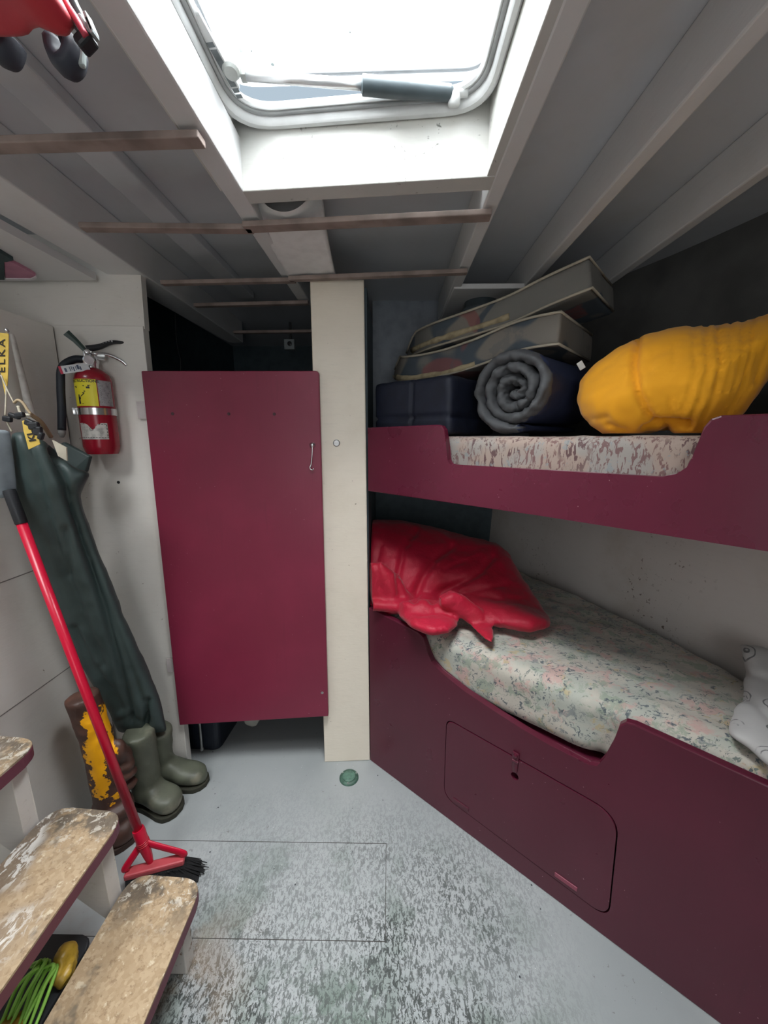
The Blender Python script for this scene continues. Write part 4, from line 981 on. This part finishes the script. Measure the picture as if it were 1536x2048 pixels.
# ------------------------------------------------------------------ broom
def broom():
    b = onY(288, 1690, .985); top = onX(24, 996, -1.035)
    t = thing('push_broom', V((b.x+.06, b.y, 0)), 'red handled push broom with black bristles leaning against the left wall by the steps', 'broom')
    m_rp = M('red_enamel', (.55, .006, .035), .3); m_rp.mix(m_rp.mul(m_rp.ramp(m_rp.voro(30), .10, .06), m_rp.ramp(m_rp.noise(5, 1), .55, .6)), (.8, .5, .5))
    d = (top-b).normalized(); g = onX(38, 1046, -1.032); Lg = (g-b).dot(d)
    bm = NB(); tube(bm, [b, b+d*Lg], .0125, 16); obj('handle', bm, m_rp.m, t, True)
    bm = NB(); lathe(bm, [(.0135, 0), (.0145, .003), (.0145, .09), (.0135, .096), (.004, .098)], b+d*(Lg-.004), d, 16); obj('grip_sleeve', bm, m_black, t, 40)
    bm = NB(); lathe(bm, [(.016, .06), (.0175, .05), (.0165, 0), (.012, -.045), (.005, -.085), (.001, -.087)], b, d, 16); obj('handle_tip', bm, m_rp.m, t, 40)
    e1, e2 = onZ(366, 1712, .078), onZ(252, 1742, .078); hd = (e1-e2).normalized(); hs = V((-hd.y, hd.x, 0))
    bm = NB(); obox(bm, (e1+e2)/2 - V((0,0,.012)), hd, hs, (0,0,1), (e1-e2).length/2+.004, .016, .010, .005); obj('head_block', bm, simple('faded_red_plastic', (.50, .07, .085), .45), t)
    col = b + d*.012
    for e, nm in ((e1, 'brace'), (e2, 'brace')):
        bm = NB(); o = hd*(.0 if e is e1 else -.0); tube(bm, spline([col, col.lerp(e, .5)+V((0,0,.006)), e + V((0,0,.012)), e + V((0,0,.0))], 5), .011, 10, flat=.45, flatdir=hs); obj(nm, bm, m_rp.m, t, True)
    bm = NB()
    for k in range(3): lathe(bm, [(.0165, -.002), (.0185, 0), (.0165, .002)], b+d*(.004+.006*k), d, 14)
    obj('wire_binding', bm, simple('red_wire', (.6,.03,.05), .35), t, True)
    # bristles, flaring out beyond the block end
    bm = NB(); random.seed(3); L = (e1-e2).length
    top = [e2.lerp(e1, i/8) for i in range(9)]
    rings = []
    for i, p in enumerate(top):
        f = max(0, i/8-.6)/.4; row = []
        for zz, ext, w in ((.062, 0, .014), (.035, .012*f, .022), (.012, .030*f, .032), (.003, .045*f, .034)): row.append((V((p.x, p.y, zz)) + hd*ext, w))
        rings.append([a + hs*w for a, w in row] + [a - hs*w for a, w in row[::-1]])
    loft(bm, rings)
    for i in range(260):
        f = random.random()**.5; p = e2.lerp(e1, f) + hs*random.uniform(-.02, .02); p.z = .055
        q = p + hd*(.07*max(0, f-.7)/.3*random.uniform(.7, 1.1)) + hs*random.uniform(-.018, .018); q.z = random.uniform(.001, .03)*max(0, f-.6) + .001
        tube(bm, [p, p.lerp(q, .5), q], [.0022, .0022, .0012], 5)
    bl = obj('bristles', bm, simple('black_bristle', (.010, .010, .011), .8), t); bl['kind'] = 'stuff'
broom()

# ------------------------------------------------------------------ companionway steps
def steps():
    t = thing('companionway_steps', (-.62, .5, 0), 'worn wooden companionway steps with gritty tan treads and maroon edges, lower left', 'steps')
    g = M('gritty_tread_coat', (.36, .255, .15), .85)
    g.mix(g.ramp(g.voro(130, out='Color'), .2, .9), (.45, .335, .21)); g.mix(g.mul(g.ramp(g.noise(70, 4, .7), .54, .68), .8), (.24, .16, .09))
    g.mix(g.ramp(g.noise(45, 3, .7, co=g.map(loc=(3,1,0))), .60, .70), (.58, .48, .34))
    y = g.sep(1); end = g.ramp(y, .18, .31)
    g.mix(g.mul(g.mul(g.ramp(g.noise(11, 5, .7), .42, .56), end), .85), (.085, .07, .055))
    g.mix(g.mul(g.mul(g.ramp(g.noise(30, 4, .75, .6), .54, .60), end), .7), (.62, .58, .50))
    g.mix(g.mul(g.ramp(g.noise(9, 4, .6, co=g.map(loc=(2,6,1))), .60, .68), .7), (.10, .085, .065))
    x = g.sep(0); up = g.ramp(x, -.06, -.16)
    wp = g.mul(g.mul(g.ramp(g.noise(5, 2, co=g.map(loc=(1.3,.2,.5))), .48, .58), g.ramp(g.noise(1, 4, .7, .5, co=g.map((60, 24, 60), (0,0,-.5))), .50, .56)), up)
    g.mix(g.mul(g.mul(g.ramp(g.noise(5, 2, co=g.map(loc=(1.3,.2,.5))), .44, .56), up), .6), (.19, .15, .12))
    g.mix(wp, (.74, .71, .66)); g.bump(g.noise(160, 3, .7), .6, .003)
    m_edge = maroon_paint('tread_edge_maroon', (.13, .03, .05), .5); m_rim = simple('worn_cream_rim', (.50, .40, .28), .7)
    m_str = white_paint('stringer_paint', (.60, .575, .54), chip=.60)
    for i in range(1, 5):
        zt = .22*i; xr = -.502 - .184*(i-1); P = rpoly([(xr-.205, .16), (xr, .16), (xr, .838 - .004*i), (xr-.205, .845)], [.01, .01, .055, .05], 7)
        bm = NB(); prism(bm, P, lambda a, c, q: V((a, c, q)), zt-.034, zt-.005, .004); tr = obj('tread', bm, m_edge, t)
        bm = NB(); prism(bm, P, lambda a, c, q: V((a, c, q)), zt-.005, zt, .002); obj('grit_surface', bm, g.m, tr, label='tan gritty top of the tread')
    for y0, y1 in ((.765, .805), (.20, .24)):
        P = [(-.592, 0), (-.535, 0), (-.535, .184)]
        for i in range(1, 5):
            xr = -.502-.184*(i-1)
            P += [(xr-.027-.184+.0, .22*i-.036)] + ([(xr-.184-.027, .22*(i+1)-.036)] if i < 4 else [])
        P += [(-1.295, .22*4-.036), (-1.295, .75), (-.592, .055)]
        Q = []
        for p in P:
            if not Q or (V(p)-V(Q[-1])).length > 1e-4: Q.append(p)
        bm = NB(); prism(bm, Q, lambda a, c, q: V((a, q, c)), y0, y1, .003); obj('stringer', bm, m_str, t)
steps()

# ------------------------------------------------------------------ floor things
SEAM = simple('dark_seam', (.06, .055, .05), .9, bumps=0)
bm = NB(); x0, x1, y0, y1 = -.99, -.007, .840, 1.110; g = .0017
for a, b, c, d in ((x0, x1, y1-g, y1), (x0, x1, y0, y0+g), (x1-g, x1, y0, y1), (x0, x0+g, y0, y1)): box(bm, a, b, c, d, -.002, .0006)
struct('trim_2', bm, SEAM)
c = onZ(698, 1556, 0); c.z = 0; t = thing('deck_plate', c, 'small round green deck plate set in the floor beside the post', 'deck plate')
m_gr = simple('green_bronze', (.075, .155, .115), .5, var=.25, sc=60, bumps=.3)
bm = NB(); lathe(bm, [(.040, 0), (.040, .004), (.037, .008), (.029, .010), (.028, .0085), (.001, .0085)], c, (0,0,1), 36); obj('ring', bm, m_gr, t, 40)
bm = NB(); lathe(bm, [(.027, .006), (.027, .0105), (.024, .012), (.012, .0125), (.001, .0125)], c, (0,0,1), 32); cap = obj('cap', bm, simple('light_green_bronze', (.11,.22,.165), .45, var=.2, sc=80), t, 40)
for k in range(3):
    a = k*2.09+.5; bm = NB(); lathe(bm, [(.0035, .008), (.003, .0105), (.0005, .011)], c+V((math.cos(a)*.033, math.sin(a)*.033, 0)), (0,0,1), 10); obj('screw', bm, m_steel, t)

# under the steps
t = thing('shade_block', (-.90, .52, 0), 'black block standing in for the shade under the steps, below the green stems', 'shade block')  # black block added to give the dark shade under the steps
bm = NB(); prism(bm, rpoly([(-1.10, .29), (-.755, .29), (-.755, .735), (-1.10, .735)], .03, 5), lambda a, c, q: V((a, c, q)), 0, .150, .004); obj('shade_block_body', bm, m_black, t)
bm = NB(); prism(bm, rpoly([(-1.11, .28), (-.745, .28), (-.745, .745), (-1.11, .745)], .03, 5), lambda a, c, q: V((a, c, q)), .150, .165, .004); obj('shade_block_top', bm, m_black, t)
bm0 = thing('plant_stems', onZ(70, 1990, .17), 'bundle of thin bright green stems lying on the black shade block under the steps', 'stems')
m_st = simple('fresh_green_stem', (.30, .62, .09), .45, var=.15, sc=30, bumps=0); random.seed(5)
for k in range(9):
    a = onZ(113 - 4.5*k + random.uniform(-4, 4), 1922 + random.uniform(-4, 14), .215 + .010*(k % 3)); b = onZ(100 - 8*k + random.uniform(-3, 3), 1972, .205 + .01*(k % 2)); c_ = onZ(72 - 8.5*k + random.uniform(-4, 4), 2040, .185 + .006*(k % 3)); d_ = onZ(44 - 9*k, 2110, .176)
    P0 = a + V((-.035 - .006*k, .004, -.028)) if k < 5 else a + V((-.02, .01, -.04))
    bm = NB(); P = spline([P0, a, b, c_, d_], 6); n = len(P); tube(bm, P, [.0034*(.75 + .35*math.sin(PI*i/(n-1))) for i in range(n)], 8); obj('stem', bm, m_st, bm0, True)
def bagm(parts, mat, label, seed):
    bm = NB()
    for u, v, z, rx, ry, rz in parts: ell(bm, onZ(u, v, z), (1,0,0), (0,1,0), (0,0,1), rx, ry, rz)
    me = displace(soft(bm, .005, 3), lambda p, n: .007*ridge(p, 42, seed))
    for v in me.vertices: v.co.z = max(v.co.z, .1665)
    obj('plastic_bag', me, mat, smooth=True, label=label, cat='bag')
bagm([(131, 1918, .195, .018, .022, .03), (127, 1945, .185, .018, .022, .02)], simple('mustard_plastic', (.55, .34, .04), .4, var=.3, sc=40), 'crumpled mustard yellow bag beside the bottom step, at the upper end of the green stems', 2)
bagm([(18, 2058, .178, .024, .022, .016)], simple('dark_mustard_plastic', (.42, .25, .02), .4, var=.3, sc=40), 'small mustard yellow bag at the bottom left corner, below the green stems', 5)

# ------------------------------------------------------------------ forepeak behind the door
t = thing('storage_bin', (-.83, 1.60, 0), 'dark plastic storage bin on the floor just inside the door', 'bin')
bm = NB(); prism(bm, rpoly([(-.94, 1.52), (-.775, 1.51), (-.76, 1.72), (-.94, 1.72)], .03, 5), lambda a, c, q: V((a + (a+.85)*.10*q, c, q)), 0, .34, .004); obj('bin_body', bm, simple('dark_blue_plastic', (.014, .020, .034), .5), t)
bm = NB(); prism(bm, rpoly([(-.955, 1.505), (-.76, 1.495), (-.745, 1.735), (-.955, 1.735)], .03, 5), lambda a, c, q: V((a, c, q)), .34, .362, .004); obj('bin_lid', bm, m_black, t)
bm = NB(); q0, q1 = onY(399, 1447, 1.49), onY(404, 1499, 1.49); tube(bm, [q0 + (q0-q1)*2.2, q1], .006, 10); lathe(bm, [(.008, -.002), (.009, .004), (.007, .01)], q1, (0,0,1), 10)
obj('metal_rod', bm, m_steel, smooth=40, label='thin grey metal rod leaning on the storage bin under the door', cat='rod')
def lump(c, rx, ry, rz, name, mat, label, cat):
    bm = NB(); ell(bm, c, (1,0,0), (0,1,0), (0,0,1), rx, ry, rz, .7); me = displace(soft(bm, .014, 4), lambda p, n: .014*ridge(p, 7, rx*9))
    for v in me.vertices: v.co.z = max(v.co.z, .001)
    return obj(name, me, mat, smooth=True, label=label, cat=cat)
lump(V((-.60, 1.95, .16)), .13, .16, .17, 'duffel_bag', simple('deep_navy_canvas', (.012, .022, .055), .7), 'navy duffel bag in the shadow behind the maroon door', 'bag')
lump(V((-.28, 1.90, .15)), .15, .2, .16, 'duffel_bag', simple('black_canvas', (.010, .010, .012), .7), 'black duffel bag in the shadow behind the door, nearest the post', 'bag')
bm = NB(); p = onY(505, 1446, 1.62); ell(bm, p+V((0,0,.03)), (1,0,-.3), (0,1,0), (.3,0,1), .035, .01, .045, .8); me = displace(soft(bm, .005, 2), lambda q, n: .003*ridge(q, 30))
obj('cloth_rag', me, simple('pale_rag', (.45,.45,.40), .8), smooth=True, label='pale rag corner hanging below the door bottom edge', cat='rag')
c = onY(580, 690, 2.2); t = thing('junction_box', c, 'small grey junction box high up in the dark space over the door', 'junction box')
bm = NB(); obox(bm, c, (1,0,0), (0,1,0), (0,0,1), .028, .02, .026, .004); obj('box_body', bm, simple('grey_plastic', (.28,.32,.33), .5), t)
bm = NB(); lathe(bm, [(.012, 0), (.012, .006), (.006, .008)], c+V((.004,-.02,.002)), (0,-1,0), 12); obox(bm, c+V((0,.02,.06)), (1,0,0), (0,1,0), (0,0,1), .006, .006, .06); obj('cable_gland', bm, m_black, t)
bm = NB(); tube(bm, spline([onY(350, 620, 1.9), onY(352, 668, 1.9), onY(356, 700, 1.9), onY(361, 722, 1.9), onY(361, 760, 1.9)], 5), .004, 8)
obj('electric_cable', bm, m_black, smooth=True, label='thin dark cable hanging in the gloom above the left side of the door', cat='cable')

# ------------------------------------------------------------------ red bag under the deck, pink cloth
def redbag():
    Y0 = .50; t = thing('hanging_bag', onY(30, 85, Y0), 'red bag with black straps and a grey buckle slung under the deck, top left corner', 'bag')
    mr = M('red_bag_cloth', (.50, .012, .022), .5, sheen=.2); mr.mix(mr.ramp(mr.noise(9, 3), .45, .7), (.42, .01, .03)); mr.bump(mr.noise(60, 3), .2, .002)
    F_ = [onY(u, v, Y0) for u, v in ((-190, 92), (60, 86), (128, 95), (168, 74), (140, 20), (105, -40), (70, -120), (-190, -120))]
    bm = NB(); lo = [bm.verts.new(p) for p in F_]; hi = [bm.verts.new(p+V((0, -.09, .012))) for p in F_]; bm.faces.new(lo[::-1]); bm.faces.new(hi)
    for i in range(len(F_)): bm.faces.new((lo[i], lo[(i+1) % len(F_)], hi[(i+1) % len(F_)], hi[i]))
    bmesh.ops.triangulate(bm, faces=bm.faces); me = soft(bm, .008, 6)
    ln = [onY(98, 100, Y0), onY(88, 40, Y0), onY(70, -60, Y0)]
    def fn(p, n): return .006*nz(p, 9, 3) - .010*crease(p, ln, .012)
    displace(me, fn)
    for v in me.vertices: v.co.z = min(v.co.z, 2.05)
    obj('bag_body', me, mr.m, t, True)
    bm = NB(); tube(bm, spline([onY(u, v, Y0-.008) for u, v in ((110, -50), (130, 2), (152, 38), (172, 72))], 5), .0035, 8); obj('piping', bm, simple('pink_red_piping', (.62,.06,.10), .5), t, True)
    bm = NB(); tube(bm, spline([onY(u, v, Y0+.012) for u, v in ((118, -50), (140, 8), (158, 42), (178, 66))], 5), .009, 8, flat=.4, flatdir=(0,1,0)); obj('webbing', bm, m_black, t, True)
    bm = NB(); c = onY(170, 60, Y0); ax = (onY(190, 40, Y0)-onY(165, 70, Y0)).normalized(); 
    obox(bm, c, (.5,0,-.86), (0,1,0), (.86,0,.5), .010, .006, .006, .002)
    for k in range(3): obox(bm, onY(182+2*k, 50+7*k, Y0-.004), (.35,0,-.93), (0,1,0), (.93,0,.35), .009-.002*k, .005, .0018, .0008)
    obj('buckle', bm, simple('grey_buckle', (.30,.34,.34), .4), t)
    bm = NB(); obox(bm, onY(172, 84, Y0), (.8,0,.6), (0,1,0), (-.6,0,.8), .009, .008, .006, .003); obj('strap_keeper', bm, m_black, t)
    for P in (((112, 88), (118, 116), (132, 134), (146, 124), (150, 100), (140, 88)), ((-10, 82), (0, 108), (14, 112), (22, 96), (24, 82))):
        bm = NB(); tube(bm, spline([onY(u, v, Y0+.02) for u, v in P], 5), .0095, 10, flat=1.6, flatdir=(0,1,0)); obj('strap_loop', bm, simple('dark_webbing', (.03,.035,.05), .6), t, True)
    bm = NB(); obox(bm, onY(158, 108, Y0+.02), (.2,0,1), (0,1,0), (1,0,-.2), .012, .004, .007, .003); obj('strap_slider', bm, simple('pale_slider', (.33,.38,.37), .4), t)
redbag()
t = thing('pink_cloth', onZ(30, 545, 1.905), 'corner of pink cloth with white hem under the deck at the left edge', 'cloth')
zc = 1.908
def pat(P, z0, z1, name, mat): bm = NB(); Q = [onZ(u, v, zc) for u, v in P]; prism(bm, [(q.x, q.y) for q in Q], lambda a, c, z: V((a, c, z)), z0, z1, .0015); return obj(name, bm, mat, t)
pat(((8, 523), (16, 521), (40, 533), (62, 545), (73, 552), (71, 557), (60, 559), (11, 559)), zc, zc+.009, 'cloth_corner', simple('pink_cloth', (.62, .27, .38), .7, var=.08))
pat(((11, 556), (60, 556.5), (72, 551), (74, 554), (68, 559.5), (11, 560)), zc-.003, zc+.009, 'hem', simple('white_hem', (.85,.80,.82), .6))
pat(((-60, 470), (0, 504), (27, 520), (14, 523), (7, 522), (9, 559), (-60, 559)), zc-.002, zc+.009, 'dark_lining', simple('dark_teal_lining', (.045,.075,.08), .7))
